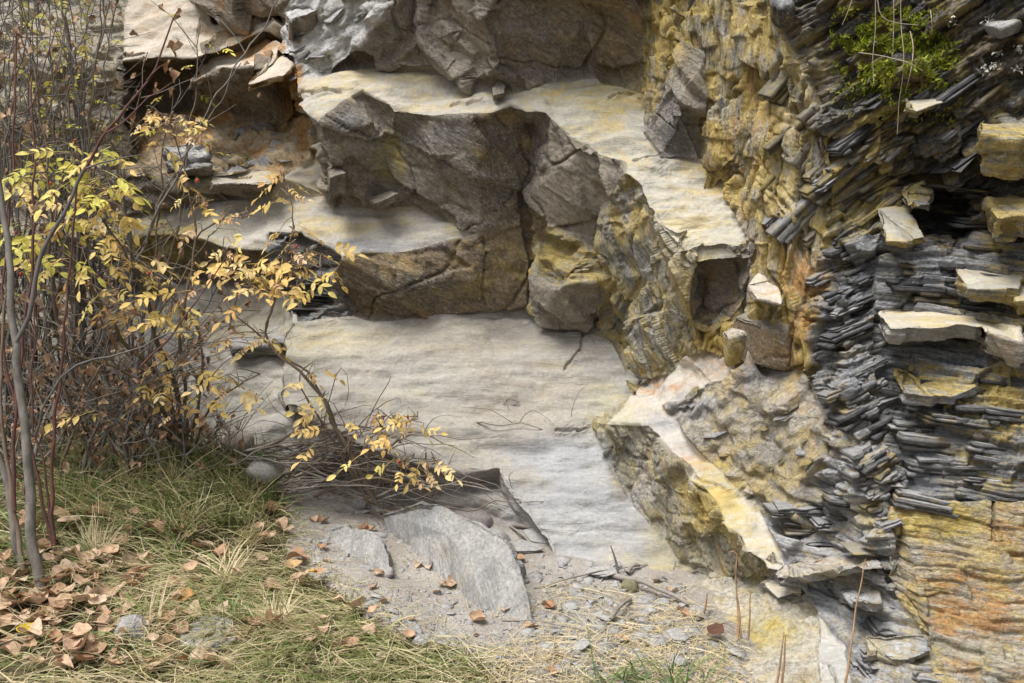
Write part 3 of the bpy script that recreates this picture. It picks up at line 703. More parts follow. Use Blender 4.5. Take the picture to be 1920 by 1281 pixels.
# depth of the finished rock, looked up by where it shows
_u, _v, _d = proj(VF)
GS = 6.0
_gi = (np.clip((_u + 120) / GS, 0, 359).astype(int)) + 360 * (np.clip((_v + 120) / GS, 0, 259).astype(int))
ROCKD = np.full(360 * 260, 9.0); np.minimum.at(ROCKD, _gi, np.where(_d > 1, _d, 9.0))
ROCKD = ROCKD.reshape(260, 360)
def rockd(u, v):
    i = int(np.clip((u + 120) / GS, 1, 358)); j = int(np.clip((v + 120) / GS, 1, 258))
    a = ROCKD[j - 1:j + 2, i - 1:i + 2]; a = a[a < 8.9]
    return float(np.median(a)) if len(a) else 5.0

# ---- single slabs and plates that stand proud of the face
PIECES = []      # (name, parent part, label, top corners (u,v,d), drop in px, recede in m, style, colour top, colour side)
def pc(name, par, top, dv, dd, st, ct, cs, label=None):
    c0 = [tuple(map(float, q.split(','))) for q in top.split()]; r = np.random.default_rng(len(PIECES) + 900); out = []
    for a, b in zip(c0, c0[1:] + c0[:1]):
        L = math.hypot(b[0] - a[0], b[1] - a[1]); out.append((a[0] + r.normal(0, 2.0), a[1] + r.normal(0, 1.0), a[2]))
        n = int(L / 26)
        for k in range(1, n + 1):
            t = (k + r.uniform(-.3, .3)) / (n + 1); out.append((a[0] + t * (b[0] - a[0]) + r.normal(0, 1.5), a[1] + t * (b[1] - a[1]) + r.normal(0, 1.6), a[2] + t * (b[2] - a[2]) + r.normal(0, .022)))
    PIECES.append((name, par, label, out, dv, dd, st, ct, cs))
pc('slab', 'layered_wall', '1645,583,3.84 1720,580,3.88 1800,576,3.88 1822,594,3.74 1843,614,3.64 1750,613,3.60 1668,612,3.58', 30, .06, 'bed', 'ledge4', 'gsm', 'pale slab jutting out of the dark slates')
pc('slab', 'layered_wall', '1805,578,3.88 1880,575,3.86 1905,605,3.7 1914,640,3.58 1848,620,3.6', 46, .06, 'bed', 'ledge4', 'bedw')
pc('slab', 'layered_wall', '1780,490,3.86 1890,488,3.86 1910,515,3.72 1905,540,3.64 1812,545,3.62', 26, .05, 'bed', 'bedy', 'slatey', 'yellow crusted block')
pc('slab', 'layered_wall', '1885,520,3.8 1960,515,3.8 1970,560,3.62 1900,565,3.62', 24, .05, 'bed', 'bedy', 'slatey')
pc('slate_plate', 'layered_wall', '1668,692,3.80 1815,688,3.8 1832,722,3.66 1790,742,3.60 1700,735,3.60', 14, .03, 'slater', 'slatey', 'slatel')
pc('slate_plate', 'slanting_slates', '1650,392,3.93 1700,386,3.96 1735,446,3.8 1700,454,3.76 1662,452,3.76', 9, .03, 'bed', 'bedy', 'slatey')
pc('rock_knob', 'mossy_face', '1836,225,3.75 1870,212,3.75 1940,215,3.7 1950,260,3.5 1880,262,3.5 1845,250,3.55', 70, .10, 'slater', 'slatey', 'slatey')
pc('rock_knob', 'mossy_face', '1850,372,3.78 1900,360,3.75 1950,370,3.7 1940,405,3.55 1870,410,3.55', 45, .08, 'slater', 'slatey', 'slatey')
pc('rock_knob', 'mossy_face', '1690,188,3.76 1740,175,3.8 1772,178,3.78 1768,196,3.62 1720,204,3.58 1695,202,3.58', 18, .04, 'bed', 'bedy', 'slatey')
pc('rock_knob', 'mossy_face', '1690,350,3.95 1730,335,3.95 1752,360,3.85 1740,385,3.8 1700,380,3.8', 20, .05, 'riser', 'slatey', 'slate')
pc('rock_knob', 'mossy_face', '1845,40,3.7 1890,28,3.7 1910,40,3.6 1870,55,3.56', 16, .04, 'riser', 'slatel', 'slate')
pc('rock_knob', 'mossy_face', '1450,-10,3.98 1475,-12,3.95 1478,14,3.85 1460,20,3.84', 30, .05, 'riser', 'slate', 'black')
pc('slate_plate', 'flaked_slope', '1470,1056,3.88 1560,1048,3.80 1640,1034,3.72 1656,1052,3.56 1560,1070,3.62 1455,1082,3.78', 14, .04, 'slater', 'ramp', 'slatel')
pc('slate_plate', 'flaked_foot', '1574,1106,3.72 1650,1106,3.62 1655,1128,3.50 1592,1124,3.53', 16, .03, 'slater', 'slatel', 'slatel')
pc('slate_plate', 'flaked_foot', '1433,1098,3.96 1500,1086,3.92 1503,1112,3.82 1458,1122,3.84', 7, .03, 'bed', 'low', 'slatel')
pc('slate_plate', 'flaked_foot', '1620,1190,3.56 1735,1190,3.48 1746,1222,3.40 1700,1236,3.40 1625,1230,3.46', 12, .03, 'slater', 'slatel', 'slatel')
pc('tilted_slab', 'tilted_block', '464,160,4.76 484,132,4.82 502,114,4.85 534,103,4.86 549,120,4.8 532,142,4.73 500,148,4.72', 12, .03, 'bed', 'bedw', 'rubble', 'rust edged slab tipped against the dark block')
pc('slab', 'ochre_wall', '1400,535,4.08 1427,519,4.12 1450,538,4.08 1468,562,3.98 1460,573,3.95 1425,562,3.96', 12, .03, 'bed', 'ramp', 'bedw')
pc('block', 'ochre_wall', '1380,602,4.22 1433,574,4.26 1482,590,4.16 1476,622,4.05 1428,616,4.08', 66, .05, 'riser', 'grey3', 'brown')
pc('block', 'ochre_wall', '1350,618,4.30 1392,598,4.32 1412,626,4.2 1372,638,4.2', 45, .06, 'riser', 'bedw', 'ochre')
pc('rock_tooth', 'high_ledge', '922,160,4.62 930,136,4.66 946,150,4.62 950,172,4.56 928,178,4.55', 8, .04, 'riser', 'grey3', 'dark')
pc('block', 'flaky_ridge', '533,24,4.80 590,5,4.78 594,18,4.68 541,42,4.68', 40, .08, 'riser', 'flaky', 'grey3')
pc('block', 'great_block', '612,318,4.70 640,312,4.74 652,322,4.66 620,332,4.62', 45, .10, 'riser', 'grey3', 'dark')
pc('block', 'great_block', '690,372,4.86 735,352,4.82 742,362,4.74 700,382,4.76', 14, .05, 'riser', 'grey3', 'dark')
pc('slab', 'stepped_ledge', '310,282,5.02 350,268,5.02 395,274,4.98 388,292,4.9 330,300,4.9', 14, .04, 'slater', 'flaky', 'slate')
pc('slab', 'stepped_ledge', '315,305,5.0 380,298,4.98 395,310,4.9 330,320,4.9', 14, .04, 'slater', 'flaky', 'slate')
pc('slab', 'stepped_ledge', '395,330,4.98 470,318,4.96 520,326,4.92 510,345,4.84 400,348,4.86', 14, .10, 'bed', 'bed', 'leftd')
pc('slab', 'lower_left_slab', '430,636,5.0 520,628,4.98 534,644,4.88 440,652,4.9', 14, .05, 'slater', 'slatel', 'slate')
PV = []; PT = []; PA = []; PF = []; PB = []
for bi, (name, par, label, top, dv, dd, st, ct, cs) in enumerate(PIECES):
    n = len(top); b0 = len(PV)
    for (u, v, d) in top: PV.append(P(u, v, d))
    for (u, v, d) in top: PV.append(P(u, v + dv, d + dd))
    PF.append((name, st, ct)); ft = len(PF) - 1; PF.append((name, 'riser' if st == 'riser' else 'slater', cs)); fsd = len(PF) - 1
    PB += [bi, bi]
    for k in range(1, n - 1):
        PT.append((b0, b0 + k, b0 + k + 1)); PA.append(ft); PT.append((b0 + n, b0 + n + k, b0 + n + k + 1)); PA.append(fsd)
    for k in range(n):
        k2 = (k + 1) % n
        PT += [(b0 + k, b0 + k2, b0 + n + k2), (b0 + k, b0 + n + k2, b0 + n + k)]; PA += [fsd, fsd]
PB = np.array(PB)
pVF, pT, pA, pCA, pFS = rockify(np.array(PV), np.array(PT), np.array(PA), PF, 0.012, 0.05, body=PB, amp=0.34, wobble=0.008)
for bi, (name, par, label, *_r) in enumerate(PIECES):
    o = rock_object(name, PB[pA] == bi, pVF, pT, pA, pCA, pFS, CP[par], cliff.location)
    if label: o['label'] = label
print('piece tris', len(pT))

# ---- small slate flakes bristling from the face: alike, so they share a few meshes
def flake_mesh(seed, w=1.0, dpt=0.8, th=0.14):
    r = np.random.default_rng(seed); n = 5 + seed % 2
    ang = np.sort(np.linspace(0, 2 * math.pi, n, endpoint=False) + r.uniform(-.38, .38, n))
    rad = r.uniform(.75, 1.25, n)
    base = np.stack([np.cos(ang) * rad * w * .5, np.sin(ang) * rad * dpt * .5], 1)
    Vs = []; Ts = []
    z = 0.0
    for lay in range(3):
        h = th * r.uniform(.14, .4); sh = r.uniform(-.10, .10, 2) * w; sc = r.uniform(.8, 1.12)
        ring = base * sc * (1 + r.uniform(-.10, .10, (n, 1))) + sh
        b = len(Vs)
        tl = r.uniform(-.05, .05, 2)
        for zz, s in ((z, .95), (z + h * .5, 1.03), (z + h, .93)):
            for q in ring: Vs.append((q[0] * s, q[1] * s, zz + tl @ q + r.uniform(-.06, .06) * th))
        for a in (0, 1):
            for k in range(n):
                k2 = (k + 1) % n
                Ts += [(b + a * n + k, b + a * n + k2, b + (a + 1) * n + k2), (b + a * n + k, b + (a + 1) * n + k2, b + (a + 1) * n + k)]
        for k in range(1, n - 1):
            Ts += [(b + 2 * n, b + 2 * n + k, b + 2 * n + k + 1), (b, b + k + 1, b + k)]
        z += h * 0.96
    return mesh_np('slate_flake', np.array(Vs), np.array(Ts))
def flake_mat(name, c1, c2, yel, pale=.3):
    m = NT(name)
    oi = m.n('ShaderNodeObjectInfo')
    tc_ = m.n('ShaderNodeTexCoord')
    mp = m.n('ShaderNodeMapping'); mp.inputs['Scale'].default_value = (1.2, 1.6, 9); m.l(tc_.outputs['Object'], mp.inputs[0]); m.l(oi.outputs['Random'], mp.inputs['Location'])
    pos = m.coord()
    n1 = m.noise(mp.outputs[0], 2.2, 8, .65, .5)
    base = m.mix(m.mapr(n1, .32, .68), c1, c2)
    base = m.mix(m.mapr(oi.outputs['Random'], .3, 1, 0, pale), base, (.46, .45, .43))
    n3 = m.noise(pos, 6, 7, .66)
    base = m.mix(m.mapr(n3, .60 - .10 * yel, .68 - .10 * yel, 0, .8), base, (.40, .305, .10))
    n6 = m.noise(pos, 90, 4, .7)
    base = m.mix(1.0, base, m.mix(m.mapr(n6, .3, .7), (.7, .7, .72), (1.2, 1.2, 1.18)), 'MULTIPLY')
    m.l(base, m.b.inputs['Base Color']); m.b.inputs['Roughness'].default_value = .72; m.b.inputs['Specular IOR Level'].default_value = .3
    b = m.bump(m.noise(mp.outputs[0], 6, 9, .7), .012)
    m.l(m.bump(m.noise(pos, 70, 5, .7), .004, 1, b), m.b.inputs['Normal'])
    return m.m
FM = [flake_mat('slate_dark', (.06, .061, .064), (.19, .19, .192), .15, .25), flake_mat('slate_pale', (.20, .20, .203), (.45, .445, .435), .35), flake_mat('slate_yellow', (.13, .115, .085), (.30, .26, .17), .9, .15), flake_mat('schist_white', (.36, .36, .36), (.56, .56, .55), 0, .5), flake_mat('schist_brown', (.25, .215, .165), (.42, .375, .30), .8, .12)]
FLM = []
for mi, mt in enumerate(FM):
    row = []
    for k in range(7):
        me = flake_mesh(100 + k + 10 * mi, 1.0, random.uniform(.7, 1.0), random.uniform(.10, .24)); me.materials.append(mt); row.append(me)
    FLM.append(row)
def put_flake(par, u, v, size_px, fr, mi, jit=.12, out=0.16, stretch=1.0):
    d = rockd(u, v)
    s = size_px * d / F
    o = bpy.data.objects.new('slate_flake', random.choice(FLM[mi])); COL.objects.link(o)
    n = fr[2] + np.random.default_rng(int(u * 7 + v * 13)).normal(0, jit, 3); n /= np.linalg.norm(n)
    t = fr[0] + np.array([random.uniform(-jit, jit) for _ in range(3)]); t -= n * (t @ n); t /= np.linalg.norm(t)
    M = Matrix(np.stack([t, np.cross(n, t), n], 1).tolist()).to_4x4()
    o.matrix_parent_inverse = Matrix.Identity(4)
    loc = P(u, v, d + s * (0.5 - out)) - np.array(cliff.location)
    o.matrix_basis = Matrix.Translation(loc.tolist()) @ M @ Matrix.Diagonal((s * stretch, s * random.uniform(.8, 1.2), s * random.uniform(.45, .9), 1))
    o.parent = CP[par]
def scatter_flakes(par, poly, n, smin, smax, fr, mats, stretch=(1, 1.6), **kw):
    us = [p[0] for p in poly]; vs = [p[1] for p in poly]; got = 0
    while got < n:
        u, v = random.uniform(min(us), max(us)), random.uniform(min(vs), max(vs))
        ins = False
        for (x0, y0), (x1, y1) in zip(poly, poly[1:] + poly[:1]):
            if (y0 > v) != (y1 > v) and u < x0 + (v - y0) * (x1 - x0) / (y1 - y0): ins = not ins
        if not ins: continue
        put_flake(par, u, v, random.uniform(smin, smax), fr, random.choice(mats), stretch=random.uniform(*stretch), **kw); got += 1
def bed_mesh(seed, nl):
    """a piece of bed: a few laminae with straight backs and broken front edges"""
    r = np.random.default_rng(seed); Vs, Ts = [], []; z = -.5
    hs = r.uniform(.5, 1.5, nl); hs /= hs.sum()
    for h in hs:
        nf = 6; xs_ = np.sort(np.concatenate([[-.5, .5], r.uniform(-.45, .45, nf - 2)])); xs_[0] += r.uniform(-.06, .10); xs_[-1] += r.uniform(-.10, .06)
        step = np.cumsum(r.normal(0, .07, nf)); y0 = -.5 + r.uniform(0, .22) + step - step.mean()
        out = [(x, y) for x, y in zip(xs_, y0)] + [(xs_[-1] + r.uniform(-.08, .04), .5), (xs_[0] + r.uniform(-.04, .08), .5)]
        n = len(out); b = len(Vs); tl = r.uniform(-.10, .10)
        for zz, ins in ((z + .02, .015), (z + h * .9, 0.0)):
            for x, y in out: Vs.append((x, y + ins * (y < 0), zz + tl * x + r.normal(0, .015)))
        for k in range(n):
            k2 = (k + 1) % n; Ts += [(b + k, b + k2, b + n + k2), (b + k, b + n + k2, b + n + k)]
        c = len(Vs); Vs.append((0, .25, z + h * .9)); Vs.append((0, .25, z))
        for k in range(n): Ts += [(c, b + n + k, b + n + (k + 1) % n), (c + 1, b + (k + 1) % n, b + k)]
        z += h
    return mesh_np('slate_bed', np.array(Vs), np.array(Ts))
BEDM = []
for mi, mt in enumerate(FM):
    row = []
    for k in range(8):
        me = bed_mesh(2000 + 20 * mi + k, 2 + k % 3); me.materials.append(mt); row.append(me)
    BEDM.append(row)
def rockd_s(u, v):
    i = int(np.clip((u + 120) / GS, 4, 355)); j = int(np.clip((v + 120) / GS, 4, 255))
    a = ROCKD[j - 3:j + 4, i - 3:i + 4]; a = a[a < 8.9]
    return float(np.percentile(a, 40)) if len(a) else 5.0
def lay_beds(par, poly, ang, spacing, lens, weights, fr, depth=.16, prot=.028, seed=1, jit=.045, holes=.12):
    """course after course of broken beds, following one dip"""
    r = np.random.default_rng(seed); us = np.array([p[0] for p in poly]); vs = np.array([p[1] for p in poly]); c0, s0 = math.cos(math.radians(ang)), math.sin(math.radians(ang))
    S = us * c0 - vs * s0; N = us * s0 + vs * c0
    n = N.min(); cnt_ = 0
    while n < N.max():
        sp = spacing * r.uniform(.45, 1.9); t = S.min() + r.uniform(0, lens[0])
        while t < S.max():
            L = r.uniform(*lens); tm = t + L / 2; u = tm * c0 + n * s0; v = -tm * s0 + n * c0; t += L * r.uniform(.82, 1.02)
            if not in_poly1(u, v, poly) or r.random() < holes: continue
            d = rockd_s(u, v); w = L * d / F; th = sp * d / F * 1.08
            nn = fr[2] + r.normal(0, jit, 3); nn /= np.linalg.norm(nn); tt = fr[0] + r.normal(0, jit, 3); tt -= nn * (tt @ nn); tt /= np.linalg.norm(tt)
            o = bpy.data.objects.new('slate_bed', BEDM[r.choice(5, p=weights)][r.integers(8)]); COL.objects.link(o)
            dep = depth * r.uniform(.8, 1.2); loc = P(u, v, d + dep * .5 - .006 + r.normal(0, prot * .7)) - np.array(cliff.location)
            o.matrix_basis = Matrix.Translation(loc.tolist()) @ Matrix(np.stack([tt, np.cross(nn, tt), nn], 1).tolist()).to_4x4() @ Matrix.Diagonal((w, dep, th, 1))
            o.parent = CP[par]; cnt_ += 1
        n += sp
    return cnt_
def in_poly1(u, v, poly):
    ins = False
    for (x0, y0), (x1, y1) in zip(poly, poly[1:] + poly[:1]):
        if (y0 > v) != (y1 > v) and u < x0 + (v - y0) * (x1 - x0) / (y1 - y0): ins = not ins
    return ins
nb = [lay_beds('slate_hinge', [(1545, 490), (1560, 455), (1632, 470), (1645, 560), (1640, 700), (1560, 690), (1532, 600)], 24, 15, (34, 90), (.55, .33, .10, 0, .02), FH, seed=1),
      lay_beds('slate_hinge', [(1552, 690), (1645, 690), (1662, 800), (1664, 930), (1672, 985), (1655, 1060), (1630, 1020), (1600, 940), (1572, 820)], 21, 14, (26, 70), (.34, .52, .06, 0, .08), FH, seed=2),
      lay_beds('layered_wall', [(1648, 640), (1760, 640), (1850, 690), (1915, 700), (1915, 930), (1760, 945), (1670, 930), (1655, 800)], -5, 19, (60, 180), (.22, .40, .38, 0, 0), FR_, .18, .03, 3, holes=.12),
      lay_beds('layered_wall', [(1660, 690), (1800, 690), (1890, 800), (1905, 925), (1770, 930), (1680, 880)], -6, 24, (90, 190), (.08, .57, .30, .05, 0), FR_, .18, .03, 13, holes=.35),
      lay_beds('layered_wall', [(1650, 452), (1780, 470), (1920, 450), (1925, 575), (1650, 585)], 2, 17, (60, 140), (.50, .26, .24, 0, 0), FR_, .18, .03, 4, holes=.2),
      lay_beds('slanting_slates', [(1530, 300), (1650, 180), (1705, 265), (1660, 330), (1655, 400), (1570, 445), (1520, 420)], 36, 17, (50, 130), (.30, .24, .36, 0, .10), FU, .18, .03, 5, holes=.3),
      lay_beds('mossy_face', [(1560, 190), (1660, 150), (1780, 170), (1920, 160), (1925, 330), (1840, 330), (1720, 250), (1640, 250)], 26, 14, (50, 130), (.70, .10, .20, 0, 0), FU, .18, .03, 6, holes=.35),
      lay_beds('deep_cavity', [(1690, 340), (1840, 350), (1845, 445), (1700, 440)], 0, 10, (60, 130), (1, 0, 0, 0, 0), FR_, .12, .02, 7, holes=.15),
      lay_beds('flaked_slope', [(1500, 900), (1585, 900), (1640, 1030), (1560, 1040), (1470, 1040), (1440, 970)], 8, 12, (40, 110), (.10, .55, .10, 0, .25), FR_, .12, .025, 8, holes=.62),
      lay_beds('flaked_foot', [(1560, 1110), (1660, 1100), (1735, 1220), (1720, 1290), (1620, 1290), (1580, 1200)], 10, 13, (40, 120), (.10, .60, .15, 0, .15), FR_, .14, .025, 9, holes=.4),
      lay_beds('middle_ledge', [(555, 470), (600, 480), (640, 560), (640, 595), (560, 598)], -8, 11, (40, 90), (.85, .15, 0, 0, 0), FR_, .14, .02, 10)]
nb += [lay_beds('crusted_wall', [(1430, 110), (1500, 150), (1550, 280), (1560, 400), (1515, 500), (1440, 400), (1425, 250)], 48, 20, (36, 100), (0, .04, .46, 0, .50), frame((-.68, -.2, .68), (.7, .1, .7)), .08, .010, 12, .07, .66)]
print('beds', nb)
scatter_flakes('knobbly_block', [(1250, 760), (1340, 700), (1500, 695), (1560, 860), (1430, 870), (1310, 840)] , 14, 18, 40, frame((-.45, -.5, .75), (.8, .2, .5)), [1, 2], (1, 1.8))
scatter_flakes('flaky_ridge', [(560, 20), (700, 10), (640, 100), (590, 190), (540, 110)], 16, 16, 44, frame((-.45, -.55, .75), (.8, 0, .6)), [3, 3, 1], (1, 1.9), jit=.25)
scatter_flakes('rubble_slope', [(420, 240), (580, 230), (590, 320), (330, 330)], 22, 16, 44, FB, [3, 1, 2], (1, 1.5), jit=.3)
# ================================================================== GROUND
GP = [(0, 1281, 3.35), (500, 1281, 3.4), (960, 1281, 3.42), (1500, 1281, 3.66), (-400, 1281, 3.3), (0, 1100, 3.82), (300, 1100, 3.85), (600, 1100, 3.95), (980, 1172, 3.76), (1200, 1150, 3.95), (1390, 1195, 3.82),
      (0, 950, 4.3), (300, 950, 4.35), (560, 960, 4.5), (700, 1000, 4.4), (870, 1000, 4.5), (1030, 1045, 4.36), (1265, 1088, 4.24), (0, 860, 4.8), (300, 850, 4.9), (430, 850, 4.95), (560, 900, 4.8), (760, 930, 4.8), (900, 1100, 4.05), (-400, 870, 4.9),
      (740, 1160, 3.75), (1470, 1260, 3.68)]
gp = np.array([P(*g) for g in GP])
gp = np.concatenate([gp, [(x, y, 0.0) for x in (-5, -2, 0, 2, 5) for y in (0.0, 1.6)], [(x, y, .45) for x in (-5, -2, 0, 2, 5) for y in (6.5,)], [(-6, 4, .2), (6, 4, .1)]])
def tps(r2): return 0.5 * r2 * np.log(r2 + 1e-9)
n_ = len(gp)
K_m = tps(((gp[:, None, :2] - gp[None, :, :2]) ** 2).sum(-1)) + np.eye(n_) * 0.01
A_m = np.zeros((n_ + 3, n_ + 3)); A_m[:n_, :n_] = K_m; A_m[:n_, n_] = 1; A_m[:n_, n_ + 1:] = gp[:, :2]; A_m[n_:, :n_] = A_m[:n_, n_:].T
coef = np.linalg.solve(A_m, np.concatenate([gp[:, 2], [0, 0, 0]]))
def ground_z(x, y, detail=True):
    x = np.atleast_1d(np.asarray(x, float)); y = np.atleast_1d(np.asarray(y, float))
    z = np.zeros(len(x))
    for s in range(0, len(x), 40000):
        q = np.stack([x[s:s + 40000], y[s:s + 40000]], 1)
        z[s:s + 40000] = tps(((q[:, None] - gp[None, :, :2]) ** 2).sum(-1)) @ coef[:n_] + coef[n_] + q @ coef[n_ + 1:]
    far = np.clip((np.hypot(x, y - 3) - 4.0) / 2.5, 0, 1)
    z = z * (1 - far) + far * np.clip(.25 * (y - 3), 0, .5)
    if detail:
        p3 = np.stack([x, y, x * 0], 1)
        z = z + 0.020 * fbm(p3 * 3.5, 3) + 0.006 * fbm(p3 * 16, 3)
    return z
def gz(x, y): return float(ground_z([x], [y])[0])
def on_ground(u, v):
    """the ground point seen at a picture position"""
    r = ray(u, v); d = 3.8
    for _ in range(14):
        p = CAM + d * r
        z = gz(p[0], p[1])
        d = max(2.0, min(6.0, d + (p[2] - z) / max(.12, -r[2]) * 0.8))
    return CAM + d * r
xs = np.concatenate([-np.geomspace(2.6, 400, 26)[::-1], np.linspace(-2.58, 2.0, 270), np.geomspace(2.02, 400, 26)])
ys = np.concatenate([-np.geomspace(0.5, 400, 22)[::-1], np.linspace(-.3, 2.5, 22), np.linspace(2.52, 5.3, 180), np.geomspace(5.32, 400, 22)])
gx, gy = np.meshgrid(xs, ys); gx = gx.ravel(); gy = gy.ravel()
gzv = ground_z(gx, gy)
nx, ny = len(xs), len(ys)
ii = (np.arange(ny - 1)[:, None] * nx + np.arange(nx - 1)[None]).ravel()
gme = mesh_np('ground', np.stack([gx, gy, gzv], 1), np.stack([ii, ii + 1, ii + 1 + nx, ii + nx], 1))
gme.polygons.foreach_set('use_smooth', np.ones(len(gme.polygons), bool))
GRASS = [(-3000, 700), (440, 845), (500, 890), (545, 960), (535, 1050), (640, 1110), (720, 1180), (900, 1225), (1000, 1300), (1000, 3000), (-3000, 3000)]
def in_poly(u, v, poly):
    ins = np.zeros(len(u), bool)
    for (x0, y0), (x1, y1) in zip(poly, poly[1:] + poly[:1]):
        if y0 == y1: continue
        c = ((y0 > v) != (y1 > v)) & (u < x0 + (v - y0) * (x1 - x0) / (y1 - y0)); ins ^= c
    return ins
gpts = np.stack([gx, gy, gzv], 1)
gu, gv, gd = proj(gpts)
gm = (in_poly(gu, gv, GRASS) & (gd > .5)) | (gd < 2.6)
gmask = gm.astype(float)
vcol(gme, 'grassy', np.stack([gmask] * 3, 1))
m = NT('soil_ground')
pos = m.coord()
n1 = m.noise(pos, 3.0, 9, .68, .3); n2 = m.noise(pos, 40, 6, .7); n3 = m.noise(pos, 160, 3, .6)
soil = m.mix(m.mapr(n1, .38, .62), (.44, .405, .36), (.34, .30, .255))
soil = m.mix(m.mapr(n2, .52, .66), soil, (.50, .475, .44))
soil = m.mix(m.mapr(n3, .58, .70, 0, .7), soil, (.22, .195, .165))
th = m.mix(m.mapr(n2, .4, .6), (.085, .07, .042), (.19, .155, .085))
gr = m.math('ADD', m.attr('grassy'), m.mapr(n1, .3, .7, -.45, .45))
col = m.mix(m.mapr(gr, .4, .6), soil, th)
m.l(col, m.b.inputs['Base Color']); m.b.inputs['Roughness'].default_value = .95; m.b.inputs['Specular IOR Level'].default_value = .15
b = m.bump(n2, .010); m.l(m.bump(n3, .004, 1, b), m.b.inputs['Normal'])
ground = obj('ground', gme, m.m); tag(ground, 'bare grey earth path giving way to grassy thatch', 'ground', kind='structure')

# ---- pebbles and gravel: nobody could count them
def chip_verts(r, n=5, th=.22):
    a = np.sort(r.uniform(0, 2 * math.pi, n)); rad = r.uniform(.6, 1.2, n)
    ring = np.stack([np.cos(a) * rad, np.sin(a) * rad * r.uniform(.5, .9)], 1)
    V_ = np.concatenate([np.c_[ring, np.full(n, -th)], np.c_[ring * .88, np.full(n, th) + r.uniform(-.06, .06, n)]])
    T_ = [(k, (k + 1) % n, n + (k + 1) % n) for k in range(n)] + [(k, n + (k + 1) % n, n + k) for k in range(n)] + [(n, n + k, n + k + 1) for k in range(1, n - 1)]
    return V_, np.array(T_)
def rot3(r, tilt):
    az = r.uniform(0, 2 * math.pi); t = np.array([r.normal(0, tilt), r.normal(0, tilt), 1]); t /= np.linalg.norm(t)
    return frame(t, (math.cos(az), math.sin(az), 0)).T
gr_ = np.random.default_rng(21)
AV, AT, nvt = [], [], 0
GREG = [(540, 920), (620, 930), (800, 960), (1030, 1040), (1265, 1085), (1400, 1200), (1480, 1290), (950, 1290), (720, 1180), (640, 1110), (540, 1050)]
cand = []
for _ in range(9000):
    u, v = gr_.uniform(530, 1490), gr_.uniform(900, 1290)
    cand.append((u, v))
cand = np.array(cand); cand = cand[in_poly(cand[:, 0], cand[:, 1], GREG)]
# ground position of many picture points at once
def on_ground_many(uv):
    r = FW[None] + ((uv[:, 0] - 960) / F)[:, None] * RT[None] + ((640.5 - uv[:, 1]) / F)[:, None] * UP[None]
    d = np.full(len(uv), 3.8)
    for _ in range(12):
        p = CAM + d[:, None] * r
        z = ground_z(p[:, 0], p[:, 1])
        d = np.clip(d + (p[:, 2] - z) / np.maximum(.12, -r[:, 2]) * .8, 2, 6)
    return CAM + d[:, None] * r
cg = on_ground_many(cand[:2600])
for p in cg:
    v_, t_ = chip_verts(gr_, 5, gr_.uniform(.15, .4)); s = gr_.lognormal(-5.1, .5)
    AV.append((v_ * s) @ rot3(gr_, .35).T + p + (0, 0, s * .1)); AT.append(t_ + nvt); nvt += len(v_)
def stone_mat(name, c1, c2, sc=6.0, c3=None):
    m = NT(name); pos = m.coord(); oi = m.n('ShaderNodeObjectInfo')
    n1 = m.noise(pos, sc, 9, .68, .3); n2 = m.noise(pos, 80, 5, .7)
    c = m.mix(m.mapr(n1, .36, .64), c1, c2)
    if c3: c = m.mix(m.mapr(m.noise(pos, sc * 2.3, 8, .7), .55, .68), c, c3)
    c = m.mix(m.mapr(oi.outputs['Random'], 0, 1, 0, .25), c, (.42, .41, .39))
    c = m.mix(1.0, c, m.mix(m.mapr(n2, .3, .7), (.68, .68, .68), (1.22, 1.22, 1.2)), 'MULTIPLY')
    m.l(c, m.b.inputs['Base Color']); m.b.inputs['Roughness'].default_value = .85; m.b.inputs['Specular IOR Level'].default_value = .22
    m.l(m.bump(n2, .004, 1, m.bump(n1, .010)), m.b.inputs['Normal'])
    return m.m
M_chip = stone_mat('slate_chip', (.38, .375, .365), (.24, .235, .23))
gvl = obj('gravel', mesh_np('gravel', np.concatenate(AV), np.concatenate(AT)), M_chip); tag(gvl, 'fine grey slate gravel strewn over bare earth', 'gravel', kind='stuff')

# ---- slate chips one can pick up
chips = []
for k in range(8):
    v_, t_ = chip_verts(np.random.default_rng(300 + k), 6, random.uniform(.08, .16)); me = mesh_np('slate_chip', v_, t_); me.materials.append(M_chip); chips.append(me)
CREG = [(990, 1060), (1100, 1050), (1265, 1090), (1400, 1210), (1420, 1280), (1000, 1270), (980, 1180), (1010, 1120)]
c2 = cand[2600:]; ins = in_poly(c2[:, 0], c2[:, 1], CREG)
cc = np.concatenate([c2[ins][:210], c2[~ins][:70]])
cw = on_ground_many(cc)
def chip_label(u, v):
    if u > 990 and v > 1190: return 'flat grey slate chip among straw at the foot of the slope'
    if u > 990: return 'flat grey slate chip on the debris patch below the broad pale slab'
    return 'small grey slate chip on the bare earth beside the half buried rock'
for (u, v), p in zip(cc, cw):
    o = obj('slate_chip', random.choice(chips)); s = random.choice((.014, .018, .024, .032, .044)) * random.uniform(.8, 1.25)
    M3 = Matrix(rot3(gr_, .16).tolist()).to_4x4()
    o.matrix_world = Matrix.Translation((p + (0, 0, s * .12)).tolist()) @ M3 @ Matrix.Diagonal((s, s, s, 1))
    tag(o, chip_label(u, v), 'slate chip', {'s': 'chips on the bare earth', 'f': 'chips below the slab'}[chip_label(u, v)[0]] if 'straw' not in chip_label(u, v) else 'chips among the straw')

